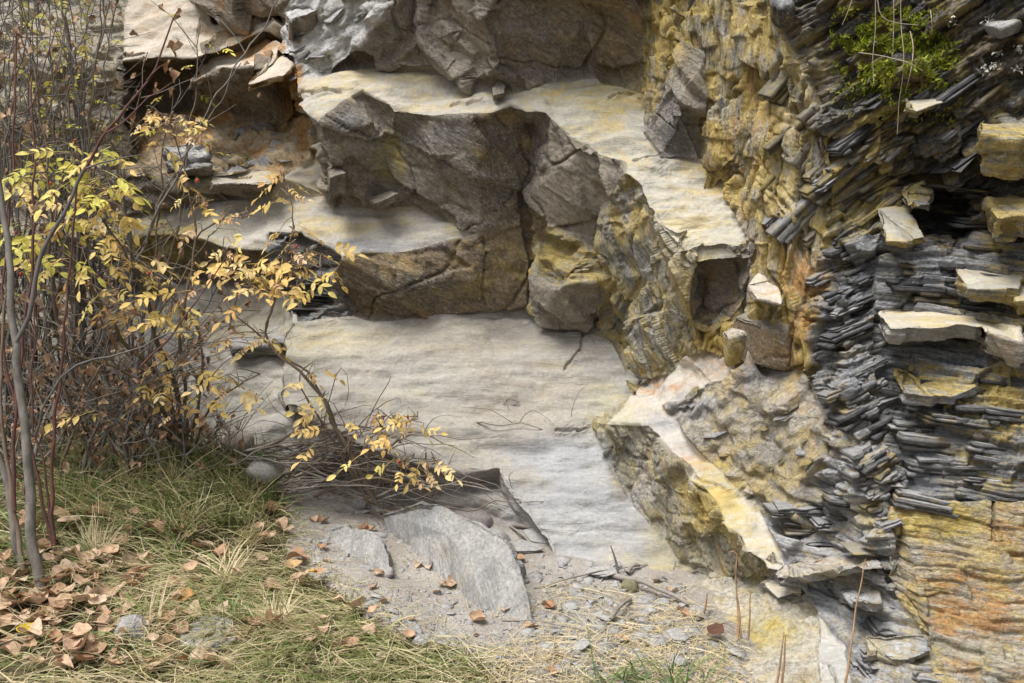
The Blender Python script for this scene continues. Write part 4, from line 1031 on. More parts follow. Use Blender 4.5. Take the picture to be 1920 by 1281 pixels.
# ---- the half buried rock and its small neighbour
RF = []
def body(faces_, verts_, fine=.011, amp=.5, wobble=.014):
    ks = list(verts_); ki = {k: i for i, k in enumerate(ks)}
    Vv = np.array([P(*verts_[k]) for k in ks]); T_, A_, F_ = [], [], []
    for fi, (st, co, kk) in enumerate(faces_):
        F_.append(('x', st, co)); kk = kk.split()
        for q in range(1, len(kk) - 1): T_.append((ki[kk[0]], ki[kk[q]], ki[kk[q + 1]])); A_.append(fi)
    return rockify(Vv, np.array(T_), np.array(A_), F_, fine, .05, body=np.zeros(len(F_), int), amp=amp, wobble=wobble)
FF = frame((.45, -.7, .5), (.35, -.35, -.9))
def st_fin(p):
    q = p @ FF.T
    return .016 * cells(q * (1.0, 7, 7), .9, 1) + .010 * (1 - 2 * np.abs(perlin(q * (1.2, 20, 20)))) + .02 * fbm(p * 3, 2)
STYLES['fin'] = (st_fin, FF, (1.2, 12, 12)); SID['fin'] = len(SID); MATS.append('fin')
RM['fin'] = rock_mat('rock_fin', FF, (1.2, 12, 12), .006)
C['fin'] = ((.41, .40, .375), (.30, .297, .287), (.04, .02, .12)); C['finb'] = ((.29, .295, .30), (.37, .365, .358), (.02, .02, .15))
fv = dict(A=(715, 962, 4.48), B=(795, 944, 4.28), C=(835, 950, 4.24), D=(900, 982, 4.13), E=(958, 1020, 4.02), F=(977, 1058, 3.95), G=(990, 1110, 3.86), H=(995, 1182, 3.76), I=(925, 1188, 3.83), J=(850, 1148, 4.02), K=(780, 1100, 4.19), L=(730, 1020, 4.41), M=(835, 1000, 4.13), N=(900, 1085, 3.93),
          b1=(760, 1010, 4.62), b2=(840, 1020, 4.62), b3=(915, 1060, 4.5), b4=(985, 1110, 4.30), b5=(1015, 1190, 4.02), b6=(985, 1260, 3.85), b7=(860, 1200, 4.2))
fr_ = body([('fin', 'finb', 'A B C M L'), ('fin', 'fin', 'C D E N M'), ('fin', 'fin', 'E F G H I N'), ('fin', 'fin', 'M N I J K L'), ('riser', 'slatel', 'A b1 b2 B'), ('riser', 'slatel', 'B b2 C'), ('riser', 'slatel', 'C b2 b3 D'),
            ('riser', 'slatel', 'D b3 b4 E'), ('riser', 'slatel', 'E b4 F'), ('riser', 'slatel', 'F b4 b5 G'), ('riser', 'slatel', 'G b5 H'), ('riser', 'slatel', 'H b5 b6'), ('riser', 'slatel', 'H b6 I'), ('riser', 'slatel', 'I b6 b7 J'), ('riser', 'slatel', 'J b7 K'), ('riser', 'slatel', 'K b7 L'), ('riser', 'slatel', 'L b7 b1 A')], fv)
bo = rock_object('half_buried_rock', np.ones(len(fr_[1]), bool), *fr_[:5], None, (0, 0, 0)); tag(bo, 'long pale grey rock fin with straight grooves, half buried in bare earth', 'rock')
fv2 = dict(A=(580, 1005, 4.40), B=(650, 984, 4.31), C=(702, 1003, 4.20), D=(728, 1045, 4.08), E=(730, 1075, 4.03), F=(675, 1085, 4.14), G=(620, 1050, 4.28), b1=(620, 1040, 4.5), b2=(720, 1090, 4.35), b3=(690, 1120, 4.2))
fr2 = body([('fin', 'fin', 'A B C D E F G'), ('riser', 'slatel', 'A b1 B'), ('riser', 'slatel', 'B b1 b2 C'), ('riser', 'slatel', 'C b2 D'), ('riser', 'slatel', 'D b2 E'), ('riser', 'slatel', 'E b2 b3 F'), ('riser', 'slatel', 'F b3 G'), ('riser', 'slatel', 'G b3 b1 A')], fv2)
o = rock_object('outcrop_rock', np.ones(len(fr2[1]), bool), *fr2[:5], None, (0, 0, 0)); tag(o, 'low pale rock showing through the earth left of the long rock fin', 'rock')

# ---- round stones
def stone(name, u, v, wpx, hpx, mat, label, sink=.25, flat=1.0, d=None):
    p = on_ground(u, v + hpx * .4) if d is None else P(u, v + hpx * .4, d)
    dd = proj(p)[2]; w = wpx * dd / F; h = hpx * dd / F
    r = np.random.default_rng(int(u * 3 + v))
    n = 26; m_ = 16
    th = np.linspace(0, math.pi, m_ + 1)[1:-1]; ph = np.linspace(0, 2 * math.pi, n, endpoint=False)
    vs = [(0, 0, 1)] + [(math.sin(a) * math.cos(b), math.sin(a) * math.sin(b), math.cos(a)) for a in th for b in ph] + [(0, 0, -1)]
    vs = np.array(vs); off = r.uniform(0, 50, 3)
    vs = vs * (1 + .13 * fbm(vs * 1.3 + off, 3) + .03 * perlin(vs * 5 + off))[:, None] + 0
    vs = vs * (w / 2, w / 2 * .8 * flat, h / 2 * 1.15)
    ts = [(0, 1 + k, 1 + (k + 1) % n) for k in range(n)]
    for a in range(m_ - 2):
        for k in range(n):
            i0 = 1 + a * n + k; i1 = 1 + a * n + (k + 1) % n
            ts += [(i0, i0 + n, i1 + n), (i0, i1 + n, i1)]
    e = len(vs) - 1; ts += [(e, e - n + (k + 1) % n, e - n + k) for k in range(n)]
    me = mesh_np(name, vs, np.array(ts)); me.polygons.foreach_set('use_smooth', np.ones(len(me.polygons), bool)); me.materials.append(mat)
    o = obj(name, me); o.location = (p + (0, 0, h * (.5 - sink))).tolist(); o.rotation_euler = (r.uniform(-.1, .1), r.uniform(-.12, .12), r.uniform(-.3, .3))
    return tag(o, label, 'stone')
M_s1 = stone_mat('stone_buff', (.40, .35, .29), (.33, .29, .25)); M_s2 = stone_mat('stone_grey', (.30, .29, .275), (.22, .21, .20)); M_s3 = stone_mat('stone_purple', (.30, .26, .25), (.24, .205, .20)); M_s4 = stone_mat('stone_lilac', (.36, .345, .35), (.27, .26, .27), 12, (.46, .43, .39))
stone('stone', 447, 828, 60, 34, M_s1, 'buff rounded stone behind the grass, against the cliff foot', .1, d=4.72)
stone('stone', 498, 882, 66, 40, M_s2, 'grey rounded stone at the edge of the grass under the dead twigs', .1, d=4.52)
stone('stone', 886, 972, 84, 40, M_s3, 'smooth purplish grey boulder stone behind the long rock fin', .15, d=4.62)
stone('stone', 930, 1012, 54, 40, M_s2, 'dark rounded stone tucked behind the right end of the rock fin', .15, d=4.5)
stone('stone', 248, 1176, 68, 58, M_s4, 'lilac grey veined stone lying in the leafy grass', .25)
stone('stone', 675, 944, 30, 22, M_s2, 'small grey stone below the dead twig tangle', .2)
stone('stone', 590, 908, 26, 16, M_s2, 'little dark stone on the earth by the twigs', .2)
stone('stone', 1180, 1098, 34, 24, stone_mat('stone_moss', (.20, .18, .09), (.13, .12, .07)), 'small mossy brown stone among sticks below the slab', .2)
for (u, v, w_, h_, lab, a) in ((385, 1218, 110, 50, 'blue grey flat slate half hidden in straw coloured grass', .3), (1010, 1010, 60, 26, 'grey slate slab leaning at the lower edge of the broad slab', .5), (985, 1030, 70, 20, 'grey flat slate lying behind the rock fin', .2),
                           (1270, 1200, 70, 34, 'pale flat slate on the straw at the lower right', .15), (1130, 1075, 60, 18, 'purplish flat slate on the debris patch', .1), (1310, 1150, 50, 30, 'brownish slate block at the foot of the yellowish rock', .3), (1085, 1215, 56, 22, 'flat grey slate lying in the middle of the debris slope', .15)):
    p = on_ground(u, v); dd = proj(p)[2]; me = flake_mesh(int(u), 1.0, .8, .10); me.materials.append(M_chip)
    o = obj('flat_slate', me); s = w_ * dd / F; o.location = (p + (0, 0, .045 if u < 500 else .006)).tolist(); o.scale = (s, s, s); o.rotation_euler = (a, random.uniform(-.15, .15), random.uniform(-.5, .5))
    tag(o, lab, 'slate')
# ================================================================== FALLEN LEAVES, STICKS, GRASS
def leaf_mat(name, cols, trans=.25, rough=.6, attr=False, var=.35, spots=False):
    m = NT(name); oi = m.n('ShaderNodeObjectInfo'); pos = m.coord()
    rp = m.n('ShaderNodeValToRGB'); rp.color_ramp.interpolation = 'LINEAR'
    el = rp.color_ramp.elements
    while len(el) < len(cols): el.new(.5)
    for k, c in enumerate(cols): el[k].position = k / max(1, len(cols) - 1); el[k].color = (*c, 1)
    if attr:
        m.l(m.attr('shade'), rp.inputs[0])
    else: m.l(oi.outputs['Random'], rp.inputs[0])
    n1 = m.noise(pos, 45, 5, .65)
    src = rp.outputs[0] if not spots else m.mix(m.mapr(m.noise(pos, 60, 4, .7), .56, .70, 0, .75), rp.outputs[0], (.30, .15, .05))
    c = m.mix(1.0, src, m.mix(m.mapr(n1, .3, .7), (1 - var,) * 3, (1 + var,) * 3), 'MULTIPLY')
    m.l(c, m.b.inputs['Base Color']); m.b.inputs['Roughness'].default_value = rough; m.b.inputs['Specular IOR Level'].default_value = .25
    if trans > 0:
        tr = m.n('ShaderNodeBsdfTranslucent'); m.l(c, tr.inputs[0]); mx = m.n('ShaderNodeMixShader'); mx.inputs[0].default_value = trans
        m.l(m.b.outputs[0], mx.inputs[1]); m.l(tr.outputs[0], mx.inputs[2])
        m.l(mx.outputs[0], m.t.nodes['Material Output'].inputs['Surface'])
    return m.m
M_dead = leaf_mat('dead_leaf', [(.24, .13, .07), (.42, .27, .165), (.56, .43, .31), (.33, .18, .10), (.52, .40, .29), (.46, .30, .19)], .15, .75)
M_dry = leaf_mat('dried_leaf', [(.19, .11, .07), (.31, .20, .125), (.44, .30, .20), (.25, .145, .085)], .2, .7)
M_yel = leaf_mat('yellow_leaf', [(.72, .52, .15), (.78, .60, .24), (.74, .62, .20), (.80, .64, .33), (.72, .50, .17), (.62, .40, .16)], .35, .5, var=.25, spots=True)
M_yelgr = leaf_mat('yellow_green_leaf', [(.70, .62, .13), (.62, .60, .14), (.74, .63, .18), (.50, .52, .12)], .35, .5, var=.25, spots=True)
M_pale = leaf_mat('faded_leaf', [(.66, .42, .22), (.70, .52, .30), (.56, .33, .16)], .3, .55, var=.2)
M_red = leaf_mat('rose_hip_skin', [(.42, .03, .025), (.36, .04, .02)], 0, .35)

def broad_leaf(seed, lobes=0, curl=.5):
    """a fallen leaf: midrib, toothed edge, curled up"""
    r = np.random.default_rng(seed); n = 7
    L = np.linspace(0, 1, n)
    wd = .48 * np.sin(np.clip(L, .02, .98) ** .8 * math.pi) ** .75 * (1 + (.28 * np.sin(L * math.pi * 5.3 + 1) if lobes else r.uniform(-.12, .12, n)))
    Vs, Ts = [], []
    cx, cy, tw = r.uniform(-curl, curl), r.uniform(.2, 1) * curl, r.uniform(-.6, .6) * curl
    for k in range(n):
        for s in (-1, -.5, 0, .5, 1):
            x = L[k] - .5; y = s * wd[k]
            z = cy * y * y * 1.5 + cx * x * x + tw * x * y * 1.6 + r.normal(0, .025) + .05 * abs(s)
            Vs.append((x, y, z))
    for k in range(n - 1):
        for s in range(4):
            a = k * 5 + s; Ts += [(a, a + 5, a + 6), (a, a + 6, a + 1)]
    b = len(Vs); Vs += [(-.5, .012, 0), (-.5, -.012, 0), (-.78, 0, .03)]; Ts += [(b, b + 1, b + 2)]
    return mesh_np('fallen_leaf', np.array(Vs), np.array(Ts))
dead_meshes = []
for k in range(9):
    me = broad_leaf(500 + k, k % 2, .6 + .14 * k); me.materials.append(M_dead); me.polygons.foreach_set('use_smooth', np.ones(len(me.polygons), bool)); dead_meshes.append(me)
def put_leaf(u, v, spx, label, group, mesh=None, lift=.008, tilt=.22):
    p = on_ground_many(np.array([(u, v)], float))[0]; s = spx * proj(p)[2] / F
    o = obj('fallen_leaf', mesh or random.choice(dead_meshes))
    M3 = Matrix(rot3(gr_, tilt).tolist()).to_4x4()
    o.matrix_world = Matrix.Translation((p + (0, 0, lift)).tolist()) @ M3 @ Matrix.Diagonal((s, s, s, 1))
    return tag(o, label, 'fallen leaf', group)
def zone_label(u, v):
    if u < 130: return 'tan curled leaf in the leaf drift ' + ('at the foot of the grey sapling' if v < 1150 else 'in the lower left corner')
    if u < 330: return 'dry brown leaf in the grass ' + ('above the lilac grey stone' if v < 1150 else 'around and below the lilac grey stone')
    if u < 520: return 'dry brown leaf in matted straw ' + ('uphill of the blue grey flat slate' if v < 1170 else 'beside the blue grey flat slate')
    return 'dry leaf at the grass edge next to the bare earth'
nput = 0
while nput < 230:
    u, v = random.uniform(-20, 720), random.uniform(970, 1278)
    dens = 1.0 if (u < 260 and v > 1060) else (.45 if u < 430 else .22)
    if random.random() > dens or not in_poly(np.array([u]), np.array([v]), GRASS)[0]: continue
    put_leaf(u, v, random.choice((20, 25, 30, 36, 44)) * random.uniform(.8, 1.1), zone_label(u, v), 'brown leaves in the grass', lift=random.uniform(.025, .065), tilt=.3); nput += 1
for k in range(46):
    u, v = random.gauss(110, 110), random.gauss(1160, 70)
    if v < 1280: put_leaf(u, v, random.uniform(28, 52), zone_label(u, v), 'brown leaves in the grass', lift=random.uniform(.02, .06), tilt=.25)
for k in range(50):
    u, v = random.uniform(560, 1000), random.uniform(920, 1215)
    if not in_poly(np.array([u]), np.array([v]), GREG)[0]: continue
    put_leaf(u, v, random.uniform(14, 32), 'small dry leaf scrap on the bare earth around the long rock fin', 'leaf scraps on the earth')
for k in range(16):
    put_leaf(random.uniform(1000, 1330), random.uniform(1090, 1270), random.uniform(12, 26), 'small dry leaf scrap among slate and straw below the broad slab', 'leaf scraps on the debris')
def one_leaf(seed, cols, u, v, s, label):
    me = broad_leaf(seed, 0, .3); me.materials.append(leaf_mat('leaf_%d' % seed, cols, .2)); put_leaf(u, v, s, label, None, me, .05, .2)
one_leaf(801, [(.55, .40, .03), (.55, .40, .03)], 52, 1208, 40, 'bright yellow fallen leaf at the lower left corner')
one_leaf(802, [(.50, .52, .18), (.50, .52, .18)], 270, 985, 34, 'pale green fallen leaf caught in the tall grass')
one_leaf(803, [(.55, .33, .04), (.45, .22, .05)], 582, 1098, 26, 'orange yellow fallen leaf at the edge of bare earth')
one_leaf(804, [(.45, .30, .15), (.45, .30, .15)], 552, 1084, 32, 'tan oval fallen leaf beside the orange yellow one')
one_leaf(805, [(.40, .20, .10), (.52, .33, .08)], 345, 1146, 46, 'reddish fallen leaf with a yellow tip in the grass')
one_leaf(806, [(.12, .06, .04), (.12, .06, .04)], 1340, 1207, 36, 'dark brown curled leaf on straw near the cliff foot')
for u, v, s in ((960, 1140, 30), (700, 1095, 26), (790, 1105, 24), (650, 985, 26)): pass

def tube(pts, rads, sides=5):
    pts = np.asarray(pts, float); n = len(pts)
    tg = np.gradient(pts, axis=0); tg /= np.linalg.norm(tg, axis=1)[:, None] + 1e-9
    ref = np.array([.3, .9, .2]); a = np.cross(tg, ref); a /= np.linalg.norm(a, axis=1)[:, None] + 1e-9; b = np.cross(tg, a)
    ang = np.linspace(0, 2 * math.pi, sides, endpoint=False)
    Vs = (pts[:, None] + np.asarray(rads)[:, None, None] * (np.cos(ang)[None, :, None] * a[:, None] + np.sin(ang)[None, :, None] * b[:, None])).reshape(-1, 3)
    i = np.arange(n - 1)[:, None] * sides; k = np.arange(sides)[None]; k2 = (k + 1) % sides
    Q = np.stack([i + k, i + k2, i + sides + k2, i + sides + k], -1).reshape(-1, 4)
    return Vs, Q
def curve(ctrl, step=.04, wig=.006, seed=0):
    """smooth line through control points, with a little natural wander"""
    c = np.asarray(ctrl, float)
    if len(c) == 2: c = np.array([c[0], (c[0] + c[1]) / 2 + np.random.default_rng(seed).normal(0, .02, 3), c[1]])
    e = np.concatenate([[2 * c[0] - c[1]], c, [2 * c[-1] - c[-2]]]); out = []
    for k in range(1, len(e) - 2):
        n = max(2, int(np.linalg.norm(e[k + 1] - e[k]) / step))
        for t in np.linspace(0, 1, n, endpoint=False):
            out.append(.5 * ((2 * e[k]) + (-e[k - 1] + e[k + 1]) * t + (2 * e[k - 1] - 5 * e[k] + 4 * e[k + 1] - e[k + 2]) * t * t + (-e[k - 1] + 3 * e[k] - 3 * e[k + 1] + e[k + 2]) * t ** 3))
    out.append(c[-1]); out = np.array(out)
    return out + wig * np.stack([perlin(out * 9 + seed + s) for s in (0, 9, 21)], 1) * 2
class Bag:
    def __init__(s): s.V = []; s.T = []; s.S = []; s.n = 0
    def add(s, V_, T_, sh=None):
        s.V.append(V_); s.T.append(np.asarray(T_) + s.n); s.n += len(V_)
        if sh is not None: s.S.append(np.full(len(V_), sh) if np.isscalar(sh) else sh)
    def obj(s, name, mat, parent=None, smooth=True):
        me = mesh_np(name, np.concatenate(s.V), np.concatenate(s.T)); me.materials.append(mat)
        if s.S: sh = np.concatenate(s.S); vcol(me, 'shade', np.stack([sh] * 3, 1))
        if smooth: me.polygons.foreach_set('use_smooth', np.ones(len(me.polygons), bool))
        return obj(name, me, None, parent)
def bark_mat(name, c1, c2):
    m = NT(name); pos = m.coord(None, (30, 30, 14)); n1 = m.noise(pos, 1.0, 6, .65)
    m.l(m.mix(m.mapr(n1, .35, .65), c1, c2), m.b.inputs['Base Color']); m.b.inputs['Roughness'].default_value = .75; m.b.inputs['Specular IOR Level'].default_value = .25
    m.l(m.bump(n1, .003), m.b.inputs['Normal'])
    return m.m
M_grey = bark_mat('grey_bark', (.23, .21, .185), (.10, .092, .08)); M_brn = bark_mat('brown_bark', (.13, .095, .07), (.20, .155, .115)); M_redb = bark_mat('red_bark', (.13, .06, .05), (.08, .042, .037)); M_olive = bark_mat('olive_bark', (.19, .155, .085), (.13, .105, .06))
M_dkgrey = bark_mat('dark_grey_bark', (.14, .13, .12), (.09, .083, .077)); M_deadw = bark_mat('dead_wood', (.30, .27, .235), (.19, .165, .14))

# ---- sticks lying on the ground
for (a, b, r_, lab) in (((1150, 1085), (1290, 1140), .012, 'grey weathered stick lying below the slab foot'), ((1175, 1080), (1200, 1068), .010, 'short broken stick by the mossy stone'), ((1000, 1105), (1210, 1060), .004, 'thin tan stick slanting across the slate debris'), ((1145, 1170), (1185, 1130), .010, 'short brown stick lying on the straw'),
                        ((940, 1165), (1110, 1190), .003, 'thin tan twig on the earth in front of the rock fin'), ((960, 990), (1030, 1010), .010, 'grey driftwood stick behind the rock fin'), ((950, 985), (1000, 1030), .006, 'thin dry stick crossing behind the rock fin'), ((680, 1155), (760, 1190), .003, 'thin dark twig at the edge of the grass')):
    pa, pb = on_ground(*a), on_ground(*b); pa[2] += r_ * 1.2; pb[2] += r_ * 1.2
    c = curve([pa, (pa + pb) / 2 + (0, 0, .015), pb], .03, .006, int(a[0])); v_, q_ = tube(c, np.linspace(r_, r_ * .6, len(c)), 6)
    bg_ = Bag(); bg_.add(v_, q_); tag(bg_.obj('stick', M_deadw), lab, 'stick')
# the upright dead stem against the slab
c = curve([P(1160, 1068, 4.2), P(1155, 1045, 4.2), P(1147, 1022, 4.2)], .02, .003, 4); bg_ = Bag(); bg_.add(*tube(c, np.linspace(.006, .002, len(c)))); tag(bg_.obj('dead_stick', M_dkgrey), 'short dark dead stem standing in front of the pale slab', 'stick')
for (pts, lab) in (([(1385, 1195), (1382, 1120), (1380, 1040), (1365, 1035)], 'tall tan dry stalk bent over in front of the yellow riser'), ([(1390, 1200), (1384, 1130), (1378, 1060)], 'straight dry stalk beside the bent one'), ([(1402, 1200), (1405, 1150), (1408, 1108)], 'grey dry stalk right of the bent stalk'), ([(1318, 1150), (1322, 1130), (1325, 1112)], 'short grey dry stalk at the cliff foot'),
                   ([(1580, 1300), (1600, 1180), (1625, 1050)], 'long pinkish dry stalk leaning right in front of the slates'), ([(1466, 1290), (1470, 1230), (1475, 1190)], 'upright brown dry stalk in front of the pale yellow rock'), ([(1455, 1290), (1462, 1240), (1468, 1188)], 'second upright brown dry stalk left of its twin'), ([(1490, 1290), (1491, 1262)], 'stub of a dark dry stalk at the bottom edge')):
    d0 = 3.45 if pts[0][1] > 1250 else 3.75
    c = curve([P(u, v, d0 - .02 * k) for k, (u, v) in enumerate(pts)], .03, .004, int(pts[0][0])); bg_ = Bag(); bg_.add(*tube(c, np.linspace(.0042, .0016, len(c)), 4)); tag(bg_.obj('dry_stalk', leaf_mat('stalk_%d' % pts[0][0], [(.42, .26, .14), (.36, .24, .14)], 0)), lab, 'stalk')

# ---- grass, matted straw
M_grass = leaf_mat('grass_blade', [(.09, .16, .05), (.17, .25, .08), (.29, .31, .12), (.56, .47, .28), (.66, .56, .38)], .25, .55, attr=True, var=.15)
def blades(bag, uv, lmin, lmax, wid, lay, dirn, dj, shade, r, seg=4):
    pts = on_ground_many(uv)
    n = len(pts)
    L = r.uniform(lmin, lmax, n); az = dirn + r.normal(0, dj, n); la = np.clip(lay + r.normal(0, .25, n), .1, 1.6)
    t = np.linspace(0, 1, seg + 1)
    el = (1.25 - .75 * la[:, None]) - la[:, None] * t[None] * .95
    dx = np.cos(el); dz = np.sin(el)
    step = L[:, None] / seg
    hx = np.concatenate([np.zeros((n, 1)), np.cumsum(dx[:, :-1] * step, 1)], 1); hz = np.concatenate([np.zeros((n, 1)), np.cumsum(dz[:, :-1] * step, 1)], 1)
    azv = az[:, None] + r.normal(0, .35, n)[:, None] * t[None]
    X = pts[:, 0:1] + hx * np.cos(azv); Y = pts[:, 1:2] + hx * np.sin(azv)
    gb = pts[:, 2:3]
    Z = np.maximum(gb + hz, gb - .03 + r.uniform(.004, .05, (n, 1)) + 0 * hz)
    w = wid * r.uniform(.6, 1.3, n)[:, None] * (1 - .85 * t[None] ** 1.5)
    sx, sy = -np.sin(azv) * w, np.cos(azv) * w
    tw = r.normal(0, .5, n)[:, None] * w
    A = np.stack([X - sx, Y - sy, Z - tw], -1); B = np.stack([X + sx, Y + sy, Z + tw], -1)
    Vs = np.stack([A, B], 2).reshape(-1, 3)
    k = np.arange(seg)[None] * 2 + np.arange(n)[:, None] * (seg + 1) * 2
    Q = np.stack([k, k + 1, k + 3, k + 2], -1).reshape(-1, 4)
    bag.add(Vs, Q, np.repeat(np.clip(shade, 0, 1), (seg + 1) * 2))
rg_ = np.random.default_rng(77)
def sample(poly, n):
    us = [p[0] for p in poly]; vs = [p[1] for p in poly]
    q = np.stack([rg_.uniform(min(us), max(us), n * 3), rg_.uniform(min(vs), max(vs), n * 3)], 1)
    return q[in_poly(q[:, 0], q[:, 1], poly)][:n]
gb = Bag()
POLY = [(-150, 850), (250, 850), (440, 850), (500, 895), (540, 960), (530, 1050), (630, 1110), (700, 1180), (880, 1230), (1000, 1330), (-150, 1330)]
q = sample(POLY, 11000); pz = perlin(np.c_[q / 90.0, np.zeros(len(q))])
sh = np.clip(.62 + .32 * pz + rg_.normal(0, .27, len(q)) - .15 * (q[:, 1] < 1000) + .10 * (q[:, 1] > 1150), 0, 1)
cl = perlin(np.c_[q / 46.0, np.ones(len(q))]); k_ = (cl > -.12) | (rg_.random(len(q)) < .3)
k_ &= ~((q[:, 0] < 230) & (q[:, 1] > 1075) & (rg_.random(len(q)) < .55))
blades(gb, q[k_], .07, .24, .0021, .98, math.radians(225), .8, sh[k_], rg_)
q = sample([(60, 850), (430, 845), (500, 900), (530, 970), (480, 1000), (200, 1000), (100, 960)], 3000)
blades(gb, q, .12, .32, .0023, .62, math.radians(250), 1.0, np.clip(.50 + rg_.normal(0, .28, len(q)), 0, 1), rg_)
q = sample([(200, 1090), (520, 1040), (680, 1150), (700, 1220), (500, 1240), (300, 1180)], 2000)
blades(gb, q, .14, .30, .0018, 1.2, math.radians(212), .35, np.clip(.72 + rg_.normal(0, .18, len(q)), 0, 1), rg_)
q = sample([(420, 1240), (640, 1170), (760, 1210), (860, 1300), (420, 1320)], 1200)
blades(gb, q, .09, .22, .0021, 1.0, math.radians(240), .9, np.clip(.50 + rg_.normal(0, .22, len(q)), 0, 1), rg_)
for k in range(30):
    u0, v0 = rg_.uniform(-20, 560), rg_.uniform(880, 1270)
    if not in_poly(np.array([u0]), np.array([v0]), POLY)[0] or (u0 < 270 and v0 > 1060): continue
    q = np.stack([rg_.normal(u0, 9, 55), rg_.normal(v0, 5, 55)], 1)
    blades(gb, q, .09, .22, .0024, .6, rg_.uniform(0, 6.28), 1.0, np.clip(rg_.choice((.25, .5, .8, .85)) + rg_.normal(0, .14, len(q)), 0, 1), rg_)
tag(gb.obj('grass', M_grass), 'matted green and straw coloured grass covering the lower left', 'grass', kind='stuff')
sb = Bag()
q = sample([(930, 1215), (1100, 1180), (1300, 1130), (1420, 1230), (1480, 1320), (900, 1320)], 2300)
blades(sb, q, .06, .18, .0012, 1.55, math.radians(200), 1.6, np.clip(.86 + rg_.normal(0, .10, len(q)), 0, 1), rg_)
q = sample([(990, 1100), (1260, 1090), (1400, 1200), (1420, 1300), (960, 1260)], 1100)
blades(sb, q, .06, .20, .0011, 1.58, math.radians(160), 1.8, np.clip(.84 + rg_.normal(0, .12, len(q)), 0, 1), rg_)
q = sample([(560, 930), (780, 950), (960, 1180), (900, 1215), (720, 1180), (560, 1060)], 350)
blades(sb, q, .04, .12, .0011, 1.5, 0, 3, np.clip(.75 + rg_.normal(0, .2, len(q)), 0, 1), rg_)
q = sample([(500, 900), (560, 930), (600, 1050), (720, 1120), (800, 1190), (960, 1220), (960, 1270), (700, 1200), (600, 1130), (510, 1060)], 1100)
blades(sb, q, .04, .15, .0014, 1.3, math.radians(225), 1.4, np.clip(.68 + rg_.normal(0, .22, len(q)), 0, 1), rg_)
tag(sb.obj('straw', M_grass), 'bleached straw strewn over the debris at the foot of the cliff', 'straw', kind='stuff')
tg_ = Bag()
q = sample([(1120, 1262), (1330, 1262), (1330, 1320), (1120, 1320)], 90)
blades(tg_, q, .10, .22, .0028, .55, math.radians(250), 1.5, np.clip(.10 + rg_.normal(0, .1, len(q)), 0, 1), rg_)
tag(tg_.obj('grass_tuft', M_grass), 'fresh green grass tuft at the bottom edge among straw', 'grass tuft')

# ================================================================== SHRUBS
def leaflet(L, W, fold, r, seg=4):
    t = np.linspace(0, 1, seg + 1); w = W * np.sin(np.clip(t, .03, .985) ** .85 * math.pi) ** .8 * .5; w[-1] = .0004
    droop = -r.uniform(.05, .28) * L * t ** 2
    mid = np.stack([t * L, 0 * t, droop], 1); lf = np.stack([t * L, w, droop + fold * w], 1); rt = np.stack([t * L, -w, droop + fold * w], 1)
    Vs = np.stack([lf, mid, rt], 1).reshape(-1, 3); Ts = []
    for k in range(seg):
        a = 3 * k
        for s in (0, 1): Ts += [(a + s, a + s + 3, a + s + 4), (a + s, a + s + 4, a + s + 1)]
    return Vs, np.array(Ts)
def compound(seed, npair=3, size=.036):
    """pinnate rose leaf: paired leaflets on a drooping stalk"""
    r = np.random.default_rng(seed); b = Bag()
    Ls = size * (1.1 + .75 * npair); t = np.linspace(0, 1, 7)
    rac = np.stack([t * Ls, .06 * Ls * np.sin(t * 3 + r.uniform(0, 6)), -.22 * Ls * t ** 2 + .1 * Ls * t], 1)
    v_, q_ = tube(rac, np.linspace(.0011, .0006, 7), 3); b.add(v_, np.concatenate([q_[:, [0, 1, 2]], q_[:, [0, 2, 3]]]))
    def put(pos, az, s):
        v_, t_ = leaflet(size * s, size * s * r.uniform(.42, .55), r.uniform(.15, .6), r); ro = r.normal(0, .35); pi_ = r.uniform(-.35, .15)
        R1 = np.array([[1, 0, 0], [0, math.cos(ro), -math.sin(ro)], [0, math.sin(ro), math.cos(ro)]]); R2 = np.array([[math.cos(pi_), 0, -math.sin(pi_)], [0, 1, 0], [math.sin(pi_), 0, math.cos(pi_)]]); R3 = np.array([[math.cos(az), -math.sin(az), 0], [math.sin(az), math.cos(az), 0], [0, 0, 1]])
        b.add(v_ @ (R3 @ R2 @ R1).T + pos, t_)
    for k in range(npair):
        f_ = .42 + .5 * k / max(1, npair); pos = np.array([np.interp(f_, t, rac[:, c]) for c in range(3)])
        for s in (-1, 1):
            if r.random() < .93: put(pos, s * r.uniform(.75, 1.15), r.uniform(.72, 1.0))
    put(rac[-1], r.normal(0, .15), r.uniform(.95, 1.15))
    return mesh_np('leaf', np.concatenate(b.V), np.concatenate(b.T))
def curled(seed, size=.035):
    r = np.random.default_rng(seed); n = 6; Vs, Ts = [], []
    a0 = r.uniform(0, 6)
    for k in range(n):
        t = k / (n - 1); w = size * .42 * math.sin(max(.05, min(.97, t)) * math.pi) * r.uniform(.7, 1.2); a = a0 + t * r.uniform(1.5, 4)
        for s in (-1, 0, 1): Vs.append((t * size * .9 + r.normal(0, .002), math.cos(a) * w * s + .25 * size * math.sin(t * 4), math.sin(a) * w * s - .4 * size * t * t + (abs(s) * size * .12)))
    for k in range(n - 1):
        for s in (0, 1): i = 3 * k + s; Ts += [(i, i + 3, i + 4), (i, i + 4, i + 1)]
    return mesh_np('dried_leaf', np.array(Vs), np.array(Ts))
def variants(fn, mat, seeds, **kw):
    out = []
    for s in seeds:
        me = fn(s, **kw); me.materials.append(mat); me.polygons.foreach_set('use_smooth', np.ones(len(me.polygons), bool)); out.append(me)
    return out
LY = variants(compound, M_yel, range(900, 906)) + variants(compound, M_yel, range(906, 909), npair=2)
LG = variants(compound, M_yelgr, range(910, 915), size=.040)
